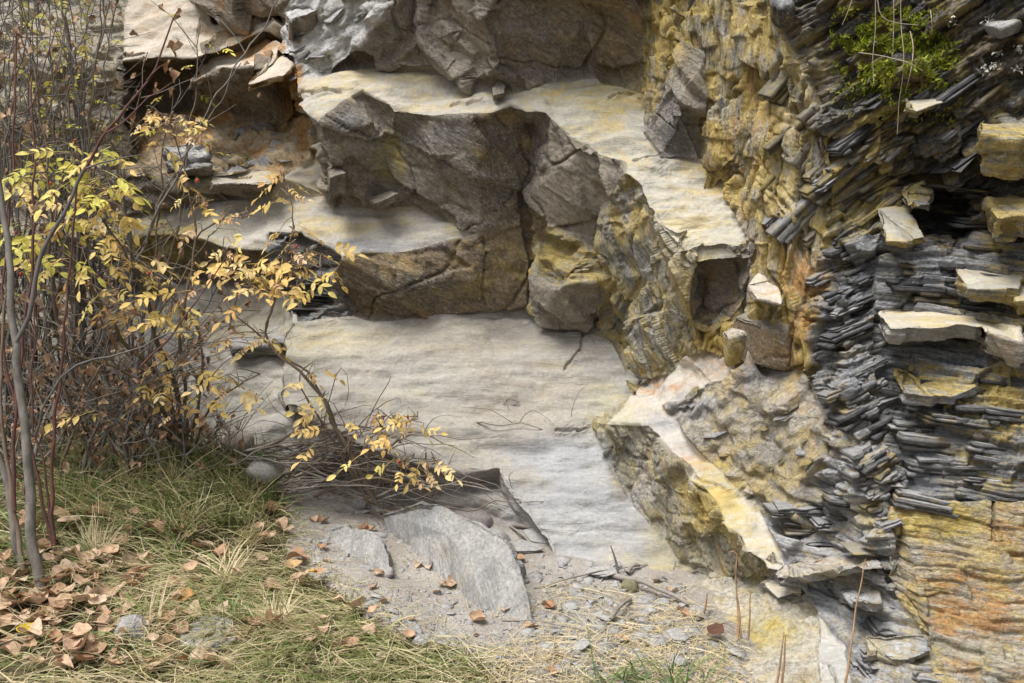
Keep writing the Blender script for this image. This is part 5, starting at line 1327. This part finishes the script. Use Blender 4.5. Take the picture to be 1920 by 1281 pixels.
LP = variants(compound, M_pale, range(920, 924), size=.030)
LS = variants(compound, M_yelgr, range(930, 933), npair=2, size=.034)
LD = variants(curled, M_dry, range(940, 950))
LDL = variants(curled, M_dead, range(950, 954), size=.055)

class Shrub:
    def __init__(s, base, label, group=None, name='rose_shrub', cat='shrub'):
        s.root = empty(name, np.asarray(base).tolist()); tag(s.root, label, cat, group); s.b = np.asarray(base); s.stems = []; s.tw = Bag(); s.nleaf = 0
    def stem(s, ctrl, r0, r1, mat, seed=0, wig=.008, sides=6, record=True):
        c = curve(ctrl, .04, wig, seed); b = Bag(); v_, q_ = tube(c - s.b, np.linspace(r0, r1, len(c)), sides); b.add(v_, q_); o = b.obj('stem', mat, s.root)
        if record: s.stems.append(c)
        return c
    def twig(s, a, b, r0=.0022, r1=.001, seed=0, sag=.02):
        m_ = (a + b) / 2 + np.random.default_rng(abs(seed)).normal(0, .02, 3) + (0, 0, sag); c = curve([a, m_, b], .035, .006, seed)
        v_, q_ = tube(c - s.b, np.linspace(r0, r1, len(c)), 4); s.tw.add(v_, q_); return c
    def leaf(s, pos, meshes, yaw, pitch, roll, sc, name='leaf'):
        o = bpy.data.objects.new(name, random.choice(meshes)); COL.objects.link(o)
        o.location = (pos - s.b).tolist(); o.rotation_euler = (roll, pitch, yaw); o.scale = (sc,) * 3; o.parent = s.root; s.nleaf += 1
    def nearest(s, p):
        best = None
        for c in s.stems:
            e = c - p; dd = (e * e).sum(1) + np.maximum(0, e[:, 2]) ** 2 * 2; k = dd.argmin()
            if best is None or dd[k] < best[0]: best = (dd[k], c[k])
        return best[1]
    def leaf_at(s, u, v, d, meshes, sc=1.0, link=True, yaw=None):
        p = P(u, v, d)
        if link:
            q = s.nearest(p); L = np.linalg.norm(q - p)
            if L > .02: s.twig(q, p, .0022, .0009, int(u * 31 + v), .02)
        yaw = random.uniform(-math.pi, math.pi) if yaw is None else yaw
        s.leaf(p, meshes, yaw, random.uniform(.0, .75), random.uniform(-.5, .5) + (.55 if math.cos(yaw) > 0 else -.55), sc * 1.05 * random.uniform(.6, 1.25))
    def hip(s, u, v, d):
        p = P(u, v, d); n = 8; pr = [(0, .0), (.0034, .003), (.0046, .007), (.004, .011), (.0022, .014), (.001, .016)]
        ang = np.linspace(0, 2 * math.pi, n, endpoint=False); Vs = np.array([(r_ * math.cos(a), r_ * math.sin(a), -z) for r_, z in pr for a in ang]); i = np.arange(len(pr) - 1)[:, None] * n; k = np.arange(n)[None]
        me = mesh_np('rose_hip', Vs, np.stack([i + k, i + (k + 1) % n, i + n + (k + 1) % n, i + n + k], -1).reshape(-1, 4)); me.materials.append(M_red); me.polygons.foreach_set('use_smooth', np.ones(len(me.polygons), bool))
        o = obj('rose_hip', me, None, s.root); o.location = (p - s.b).tolist(); q = s.nearest(p); s.twig(q, p, .0016, .0008, int(u), .015)
    def done(s, mat):
        if s.tw.n: tag(s.tw.obj('twigs', mat, s.root), kind='stuff')

PX = lambda pts, d: [P(p[0], p[1], p[2] if len(p) > 2 else d) for p in pts]
# ---- saplings at the left edge
sa = Shrub(on_ground(75, 1100), 'slim smooth grey sapling with a dark fork at the left edge', None, 'sapling', 'sapling')
sa.stem(PX([(76, 1100), (62, 1000), (52, 900), (45, 780), (32, 650), (25, 560), (15, 450), (5, 380), (-10, 230)], 3.74), .019, .008, M_grey, 1)
sa.stem(PX([(33, 648), (52, 600), (62, 540), (80, 470), (105, 427), (135, 370), (160, 320)], 3.74), .009, .006, M_dkgrey, 2)
sa.stem(PX([(160, 320), (200, 245), (240, 200), (290, 125), (312, 65), (333, 15)], 3.70), .006, .0025, M_redb, 3)
sa.stem(PX([(160, 318), (215, 302), (265, 288)], 3.70), .0035, .0015, M_dkgrey, 4); sa.stem(PX([(276, 150), (300, 130), (322, 113)], 3.68), .003, .0015, M_redb, 5)
sa.stem(PX([(200, 245), (260, 200), (322, 152)], 3.68), .0035, .0015, M_redb, 6); sa.stem(PX([(30, 210), (60, 195), (85, 125), (110, 35)], 3.72), .003, .0015, M_redb, 7)
for u, v in ((333, 15), (316, 78), (330, 72), (320, 115), (290, 155), (325, 128), (245, 215), (78, 235), (60, 230), (3, 210)):
    p = P(u, v, 3.68); sa.leaf(p, LDL, random.uniform(-3, 3), random.uniform(.6, 1.6), 0, random.uniform(.7, 1.0), 'dried_leaf')
sa.done(M_redb)
sb_ = Shrub(on_ground(38, 1065), 'pale grey leaning sapling stem left of the smooth one', None, 'sapling', 'sapling')
sb_.stem(PX([(42, 1070), (24, 980), (12, 910), (-5, 850), (-30, 760)], 3.9), .016, .010, M_grey, 11); sb_.stem(PX([(46, 1085), (36, 1000), (22, 930), (5, 820), (0, 700), (8, 560)], 3.86), .009, .004, M_brn, 12)
sb_.stem(PX([(28, 960), (25, 880), (28, 780), (40, 660), (60, 500), (62, 320), (58, 140)], 3.85), .007, .003, M_redb, 13); sb_.done(M_brn)
sc_ = Shrub(on_ground(100, 1035), 'thin dark red upright shoots rising from the grass at left', None, 'shoot_clump', 'shrub')
sc_.stem(PX([(102, 1035), (98, 900), (104, 780), (118, 650), (132, 510), (146, 380), (150, 270)], 3.92), .0075, .003, M_redb, 14); sc_.stem(PX([(105, 1030), (60, 850), (12, 700), (5, 520), (20, 360), (30, 60)], 3.95), .006, .003, M_redb, 15)
sc_.stem(PX([(95, 1030), (85, 900), (60, 780), (66, 600), (62, 400)], 3.95), .005, .002, M_redb, 16)
sc_.stem(PX([(62, 815), (100, 733), (143, 687), (207, 667), (267, 653), (320, 627), (383, 620)], 3.8), .005, .0018, M_dkgrey, 17); sc_.stem(PX([(267, 687), (333, 607), (393, 533), (423, 480)], 3.85), .004, .0018, M_redb, 18)
for u, v in ((165, 690), (48, 545), (80, 555), (100, 360), (72, 380)): sc_.leaf(P(u, v, 3.82), LDL, random.uniform(-3, 3), random.uniform(.4, 1.4), 0, .8, 'dried_leaf')
sc_.done(M_redb)

# ---- yellow leaved rose at the left
YA = [(60, 330), (80, 290), (110, 265), (125, 300), (130, 282), (150, 330), (175, 300), (205, 275), (215, 285), (130, 340), (160, 350), (180, 345), (200, 362), (215, 372), (232, 388), (40, 350), (22, 345), (32, 372), (180, 395), (160, 405), (205, 410), (222, 420), (70, 300), (100, 315), (145, 300), (190, 320), (110, 350), (85, 345), (165, 375), (140, 385), (30, 330), (60, 310), (225, 330), (120, 400)]
YF = [(150, 412), (170, 440), (195, 450), (210, 440), (160, 490), (85, 440), (120, 475), (90, 500), (140, 500), (190, 480), (180, 540), (200, 570), (235, 505), (245, 570), (250, 590), (280, 590), (270, 520), (310, 610), (320, 600), (305, 580), (345, 560), (370, 605), (340, 520), (370, 510), (260, 480), (230, 490), (60, 470), (40, 430), (110, 430), (225, 540), (290, 560), (330, 570), (20, 500), (65, 420)]
YG = [(330, 670), (400, 690), (390, 705), (420, 705), (415, 720), (340, 720), (320, 735), (370, 740), (340, 745), (300, 720), (290, 740), (180, 770), (210, 780), (160, 772), (250, 770), (400, 730), (360, 700), (310, 690)]
YB = [(285, 200), (300, 212), (275, 215), (295, 238), (315, 230), (355, 217), (360, 240), (385, 245), (345, 258), (300, 262), (330, 250), (345, 345), (350, 365), (375, 390), (435, 405), (465, 395), (370, 420), (440, 430), (335, 335), (390, 375), (420, 395)]
r1s = Shrub(on_ground(345, 845), 'large rose shrub with yellow leaflets arching left from the cliff foot', None)
for k, (pts, r0, m_) in enumerate((([(345, 850, 4.75), (325, 720, 4.6), (290, 610, 4.45), (262, 520, 4.3), (240, 420, 4.2), (222, 320, 4.1), (205, 262, 4.0)], .015, M_dkgrey), ([(350, 850, 4.75), (305, 720, 4.6), (235, 640, 4.4), (170, 540, 4.2), (110, 440, 4.1), (90, 340, 4.0), (95, 270, 4.0)], .011, M_olive),
                                ([(338, 850, 4.7), (290, 745, 4.5), (220, 690, 4.4), (130, 660, 4.3), (60, 630, 4.2), (10, 580, 4.2)], .010, M_olive), ([(352, 850, 4.75), (350, 740, 4.65), (335, 650, 4.5), (345, 560, 4.4), (365, 450, 4.35), (350, 340, 4.3), (320, 240, 4.25)], .010, M_brn),
                                ([(356, 850, 4.75), (370, 760, 4.6), (380, 690, 4.5), (365, 610, 4.4), (300, 540, 4.3), (240, 495, 4.2), (180, 470, 4.1)], .008, M_brn), ([(350, 850, 4.7), (270, 780, 4.5), (190, 765, 4.35), (150, 780, 4.3)], .006, M_brn), ([(360, 850, 4.75), (385, 780, 4.65), (430, 730, 4.55), (490, 700, 4.5)], .006, M_olive),
                                ([(262, 520, 4.3), (200, 420, 4.1), (150, 350, 4.0), (60, 320, 3.9), (10, 345, 3.9)], .006, M_dkgrey), ([(340, 850, 4.7), (265, 740, 4.7), (262, 640, 4.7), (250, 540, 4.7)], .020, M_dkgrey), ([(365, 450, 4.35), (400, 420, 4.3), (470, 400, 4.25)], .004, M_brn))):
    r1s.stem([P(*p) for p in pts], r0, .0025, m_, 20 + k)
def more(L_): return L_ + [(u + random.gauss(0, 14), v + random.gauss(0, 12)) for u, v in L_ if random.random() < .6]
for u, v in more(YA): r1s.leaf_at(u, v, random.uniform(3.85, 4.1), random.choice([LG, LY]), 1.0)
for u, v in more(YF): r1s.leaf_at(u, v, random.uniform(3.95, 4.3), LY if u > 120 else LG, 1.0)
for u, v in more(YG): r1s.leaf_at(u, v, random.uniform(4.3, 4.55), LY, 1.0)
for u, v in YB: r1s.leaf_at(u, v, random.uniform(4.2, 4.35), random.choice([LY, LY, LP]), .92)
for k in range(55):
    u, v = random.choice(YF + YG + YB); r1s.leaf_at(u + random.gauss(0, 22), v + random.gauss(0, 20), random.uniform(4.1, 4.5), random.choice([LP, LP, LY]), .8)
for u, v in ((140, 260), (95, 340), (30, 432), (38, 510), (370, 335), (280, 508)): r1s.hip(u, v, 4.0)
r1s.done(M_brn)

# ---- rose that arches out in front of the slab
YE = [(540, 425), (560, 437), (555, 448), (425, 470), (445, 465), (410, 482), (455, 500), (470, 490), (500, 500), (530, 480), (560, 480), (580, 470), (590, 500), (603, 508), (545, 510), (520, 540), (480, 540), (470, 560), (500, 545), (520, 555), (540, 500), (550, 520), (460, 520), (570, 520), (430, 500), (515, 470), (550, 465), (575, 490), (495, 520), (530, 530), (485, 505), (440, 485), (560, 505), (510, 490), (585, 515), (530, 335), (537, 350), (520, 368), (545, 340)]
YE2 = [(460, 622), (490, 620), (475, 640), (390, 650), (410, 640), (440, 630), (500, 628)]
YH = [(565, 690), (590, 690), (570, 710), (580, 730), (610, 745), (595, 750), (590, 765), (605, 775), (600, 805), (620, 800), (655, 780), (600, 830)]
YI = [(690, 780), (710, 775), (735, 770), (770, 785), (680, 805), (700, 820), (680, 850), (730, 805), (745, 815), (775, 790), (790, 800), (740, 860), (750, 872), (785, 860), (790, 880), (820, 870), (810, 865), (725, 865), (760, 780)]
r2s = Shrub(on_ground(690, 935), 'rose arching in front of the slab with pale yellow leaf sprays', None)
for k, (pts, r0, m_) in enumerate((([(700, 940, 4.5), (672, 885, 4.45), (640, 820, 4.4), (600, 745, 4.35), (560, 695, 4.3), (515, 655, 4.3), (500, 620, 4.3), (515, 560, 4.25), (535, 500, 4.2), (548, 430, 4.2)], .010, M_brn), ([(690, 940, 4.5), (655, 860, 4.45), (610, 760, 4.4), (575, 700, 4.35), (510, 650, 4.35), (460, 610, 4.3), (420, 560, 4.3), (430, 490, 4.3)], .008, M_brn),
                                ([(695, 940, 4.5), (640, 850, 4.45), (596, 780, 4.4), (560, 720, 4.35), (570, 690, 4.3)], .007, M_brn), ([(700, 935, 4.5), (690, 870, 4.4), (700, 820, 4.35), (740, 790, 4.3), (780, 790, 4.25)], .005, M_brn), ([(700, 935, 4.5), (720, 880, 4.4), (760, 860, 4.3), (820, 865, 4.25)], .004, M_brn),
                                ([(530, 520, 4.2), (560, 490, 4.15), (600, 500, 4.1)], .003, M_brn), ([(520, 545, 4.25), (505, 600, 4.3), (490, 650, 4.35)], .003, M_olive), ([(548, 430, 4.2), (545, 390, 4.2), (530, 340, 4.2)], .003, M_brn), ([(515, 560, 4.25), (470, 540, 4.2), (420, 480, 4.2)], .003, M_brn))):
    r2s.stem([P(*p) for p in pts], r0, .002, m_, 40 + k)
for L_, d_ in ((YE, 4.18), (YE2, 4.28), (YH, 4.3), (YI, 4.24)):
    for u, v in (more(L_) if d_ < 4.2 else L_): r2s.leaf_at(u, v, d_ + random.uniform(-.07, .07), LY, .95)
for k in range(38):
    u, v = random.choice(YE + YE2 + YI); r2s.leaf_at(u + random.gauss(0, 16), v + random.gauss(0, 14), 4.25 + random.uniform(-.1, .1), random.choice([LP, LP, LD]), .75)
for u, v in ((556, 458), (764, 778), (748, 862)): r2s.hip(u, v, 4.18)
# bare arching twigs in front of the slab
for k, pts in enumerate(([(610, 840), (615, 760), (640, 690), (655, 730), (650, 760)], [(650, 850), (690, 790), (720, 730), (732, 700), (722, 705)], [(655, 850), (640, 780), (600, 740), (560, 755)], [(640, 850), (700, 770), (745, 745), (750, 760)], [(560, 830), (590, 790), (640, 770), (700, 760)], [(600, 860), (560, 800), (520, 770), (500, 740)], [(590, 860), (540, 800), (480, 790)], [(700, 830), (720, 790), (745, 770)])):
    r2s.stem([P(u, v, 4.4) for u, v in pts], .003, .001, M_brn, 60 + k, sides=4, record=False)
r2s.done(M_brn)

# ---- tangle of dead canes under the slab
dt = Shrub(on_ground(690, 945), 'tangle of dead brown canes heaped under the broken slab edge', None, 'dead_cane_tangle', 'dead branches')
rr_ = np.random.default_rng(55)
for k in range(62):
    u0, v0 = rr_.uniform(430, 760), rr_.uniform(835, 945); L = rr_.uniform(120, 420); a = rr_.normal(.12, .35)
    if k < 20: u0, v0, a = rr_.uniform(420, 560), rr_.uniform(840, 870), rr_.normal(.12, .12)
    u1, v1 = u0 + L * math.cos(a), min(955, v0 + L * math.sin(a) * .6)
    d = rr_.uniform(4.45, 4.75); bow = rr_.normal(-22, 18)
    dt.stem([P(u0, v0, d + .05), P((u0 + u1) / 2, (v0 + v1) / 2 + bow, d - .05), P(u1, v1, d)], rr_.uniform(.0022, .007), .0012, [M_deadw, M_brn, M_dkgrey, M_deadw][k % 4], 80 + k, .014, 4)
for k in range(160):
    c = dt.stems[rr_.integers(len(dt.stems))]; a = c[rr_.integers(len(c))]; b = a + rr_.normal(0, .085, 3) * (1, .5, .8) + (0, 0, .02); dt.twig(a, b, .0018, .0006, k, .02)
for pts in ([(690, 935), (760, 915), (840, 905), (880, 890)], [(700, 940), (800, 915), (870, 910), (940, 920)], [(560, 860), (640, 905), (720, 945)], [(480, 860), (560, 880), (640, 915), (740, 950)]): dt.stem([P(u, v, 4.5) for u, v in pts], .006, .002, M_deadw, int(pts[0][0]), .01, 5)
dt.done(M_brn)

# ---- grey brush filling the left background
rb_ = np.random.default_rng(66)
def brush(u, v, d, n, hmin, hmax, label, seed, ndry, nleaf, leafset, spread=.38, big=None, vlo=.25, vhi=.95):
    base = P(u, v, d); base[2] = gz(base[0], base[1]); s = Shrub(base, label, 'grey brush behind the yellow rose', 'brush_shrub')
    r = np.random.default_rng(seed)
    if big: s.stem([P(*q) for q in big], .019, .009, M_grey, seed)
    for k in range(n):
        b0 = base + r.normal(0, .10, 3) * (1, .8, 0); h = r.uniform(hmin, hmax); lean = r.normal(0, spread, 2) * (1, .5)
        p = [b0 + np.array([lean[0] * t ** 1.3 * h * .6 + r.normal(0, .03), lean[1] * t * h * .5 + r.normal(0, .03), h * t]) for t in (0, .3, .62, 1.0)]
        c = s.stem(p, r.uniform(.004, .011), .002, [M_grey, M_grey, M_dkgrey, M_brn][r.integers(4)], seed + k, .012, 5)
        for j in range(r.integers(4, 9)):
            q = c[r.integers(len(c) // 4, len(c))]; e = q + np.array([r.normal(0, .20), r.normal(0, .12), r.uniform(.02, .30)]); s.twig(q, e, .0028, .0008, seed + k * 9 + j, .0)
    for k in range(ndry + nleaf):
        c = s.stems[r.integers(len(s.stems))]; q = c[int(len(c) * r.uniform(vlo, vhi))] + r.normal(0, .075, 3)
        if k < ndry: s.leaf(q, LD, r.uniform(-3, 3), r.uniform(.2, 1.6), r.uniform(-1, 1), r.uniform(.7, 1.35), 'dried_leaf')
        else: s.leaf(q, leafset, r.uniform(-3, 3), r.uniform(0, .8), r.uniform(-.5, .5), r.uniform(.6, .9), 'leaf')
    s.done(M_grey)
brush(150, 840, 4.95, 17, 1.4, 2.5, 'leafless grey shrub whose straight pale trunk stands at the upper left', 601, 70, 60, LS, .30, [(158, 850, 4.9), (155, 500, 4.85), (150, 250, 4.8), (140, 160, 4.8), (126, 60, 4.8), (110, -60, 4.8)], .6, 1)
brush(-40, 850, 4.7, 20, 1.2, 2.4, 'twiggy grey shrub with dry leaves cut off by the left edge', 602, 110, 14, LS)
brush(60, 845, 4.8, 20, 1.2, 2.4, 'dense grey stems with curled brown leaves behind the thin red shoots', 603, 140, 10, LS)
brush(185, 840, 5.0, 14, 1.2, 2.4, 'grey shrub with yellow green leaves beside the upper slab', 604, 60, 80, LS, .16, None, .72, 1.0)
brush(290, 840, 4.9, 9, .5, 1.0, 'low brown shrub with shrivelled leaves in front of the undercut ledge', 605, 120, 8, LP, .45)
brush(140, 850, 4.45, 11, .35, .85, 'low thicket of shrivelled brown leaves in front of the grey stems', 606, 190, 0, LP, .7, None, .2, 1)
brush(30, 860, 4.35, 14, .35, .8, 'low thicket of brown leaves beside the sapling base', 607, 140, 0, LP, .7, None, .2, 1)
brush(240, 850, 4.5, 14, .3, .75, 'low thicket of brown leaves under the arching rose stems', 608, 170, 0, LP, .7, None, .2, 1)
brush(370, 875, 4.8, 7, .12, .3, 'dead weedy clump where the grass meets the cliff', 609, 60, 0, LP, .6)
brush(-130, 850, 5.0, 16, 1.4, 2.4, 'far left grey shrub mostly outside the picture', 610, 60, 20, LS)
# ================================================================== MOSS AND HANGING GRASS
mv = Bag(); rm_ = np.random.default_rng(88)
for k in range(11000):
    u, v = rm_.normal(1645, 52), rm_.normal(80, 40)
    if rm_.random() < .35: u, v = rm_.normal(1715, 70), rm_.normal(130, 55)
    if perlin(np.array([[u / 24, v / 24, .3]]))[0] < -.12: continue
    if not (1555 < u < 1800 and 15 < v < 235): continue
    d = rockd(u, v); p = P(u, v, d - rm_.uniform(-.01, .012)); L = rm_.uniform(.008, .022)
    dr = np.array([rm_.normal(0, .6), -.7 + rm_.normal(0, .4), .5 + rm_.normal(0, .5)]); dr /= np.linalg.norm(dr); sd = np.cross(dr, rm_.normal(0, 1, 3)); sd /= np.linalg.norm(sd)
    mv.add(np.array([p - sd * L * .22, p + sd * L * .22, p + dr * L]), [(0, 1, 2)], float(np.clip(rm_.normal(.45, .3), 0, 1)))
tag(mv.obj('moss', leaf_mat('moss_cushion', [(.10, .14, .015), (.24, .29, .03), (.40, .43, .05), (.30, .26, .08)], .25, .6, attr=True, var=.2)), 'bright green moss cushion on the dark rock at the upper right', 'moss', kind='stuff')
M_hang = leaf_mat('hanging_straw', [(.40, .34, .26), (.32, .26, .19)], .1)
for k, (pts, lab) in enumerate((([(1640, -10), (1642, 60), (1638, 110), (1640, 160)], 'long bleached grass stem hanging down the left of the moss'), ([(1690, -10), (1688, 40), (1692, 110), (1685, 190), (1683, 250)], 'longest bleached grass stem hanging below the moss'), ([(1600, -5), (1590, 20), (1578, 46)], 'short bleached stem curling over the left of the moss'), ([(1645, -10), (1655, 30), (1690, 45), (1720, 48)], 'bleached stem bending right across the top of the moss'),
                        ([(1705, 60), (1712, 90), (1705, 135), (1697, 172)], 'bleached stem hanging at the right of the moss'), ([(1610, 97), (1650, 105), (1700, 115), (1730, 132)], 'bleached stem lying across the lower moss'), ([(1672, -10), (1676, 60), (1674, 100)], 'straight bleached stem over the middle of the moss'), ([(1745, 20), (1748, 50), (1746, 66)], 'short dry stem on the dark rock right of the moss'))):
    c = curve([P(u, v, min(rockd(u, v), 3.75) - .04) for u, v in pts], .02, .004, 700 + k); b_ = Bag(); b_.add(*tube(c, np.linspace(.0018, .0009, len(c)), 4)); tag(b_.obj('hanging_grass', M_hang), lab, 'dry grass')
M_lic = leaf_mat('lichen_white', [(.62, .62, .56), (.62, .62, .56)], 0, .9)
for k, (u, v, s) in enumerate(((1785, 38, 16), (1855, 38, 18), (1855, 130, 16), (1868, 122, 12), (1910, 92, 14), (1872, 100, 10), (1908, 130, 12))):
    b_ = Bag()
    for j in range(26):
        uu, vv = u + rm_.normal(0, s * .4), v + rm_.normal(0, s * .3); p = P(uu, vv, rockd(uu, vv) - .008); L = .008; a = rm_.normal(0, 1, (3, 3)); b_.add(p + a * L * .5, [(0, 1, 2)])
    tag(b_.obj('lichen', M_lic), ['white lichen tuft right of the moss', 'white lichen tuft above the small grey knob', 'larger white lichen tuft at the right below the knob', 'white lichen tuft just above its larger twin', 'white lichen tuft at the right edge', 'tiny white lichen tuft at the upper right', 'lowest white lichen tuft at the right edge'][k], 'lichen')
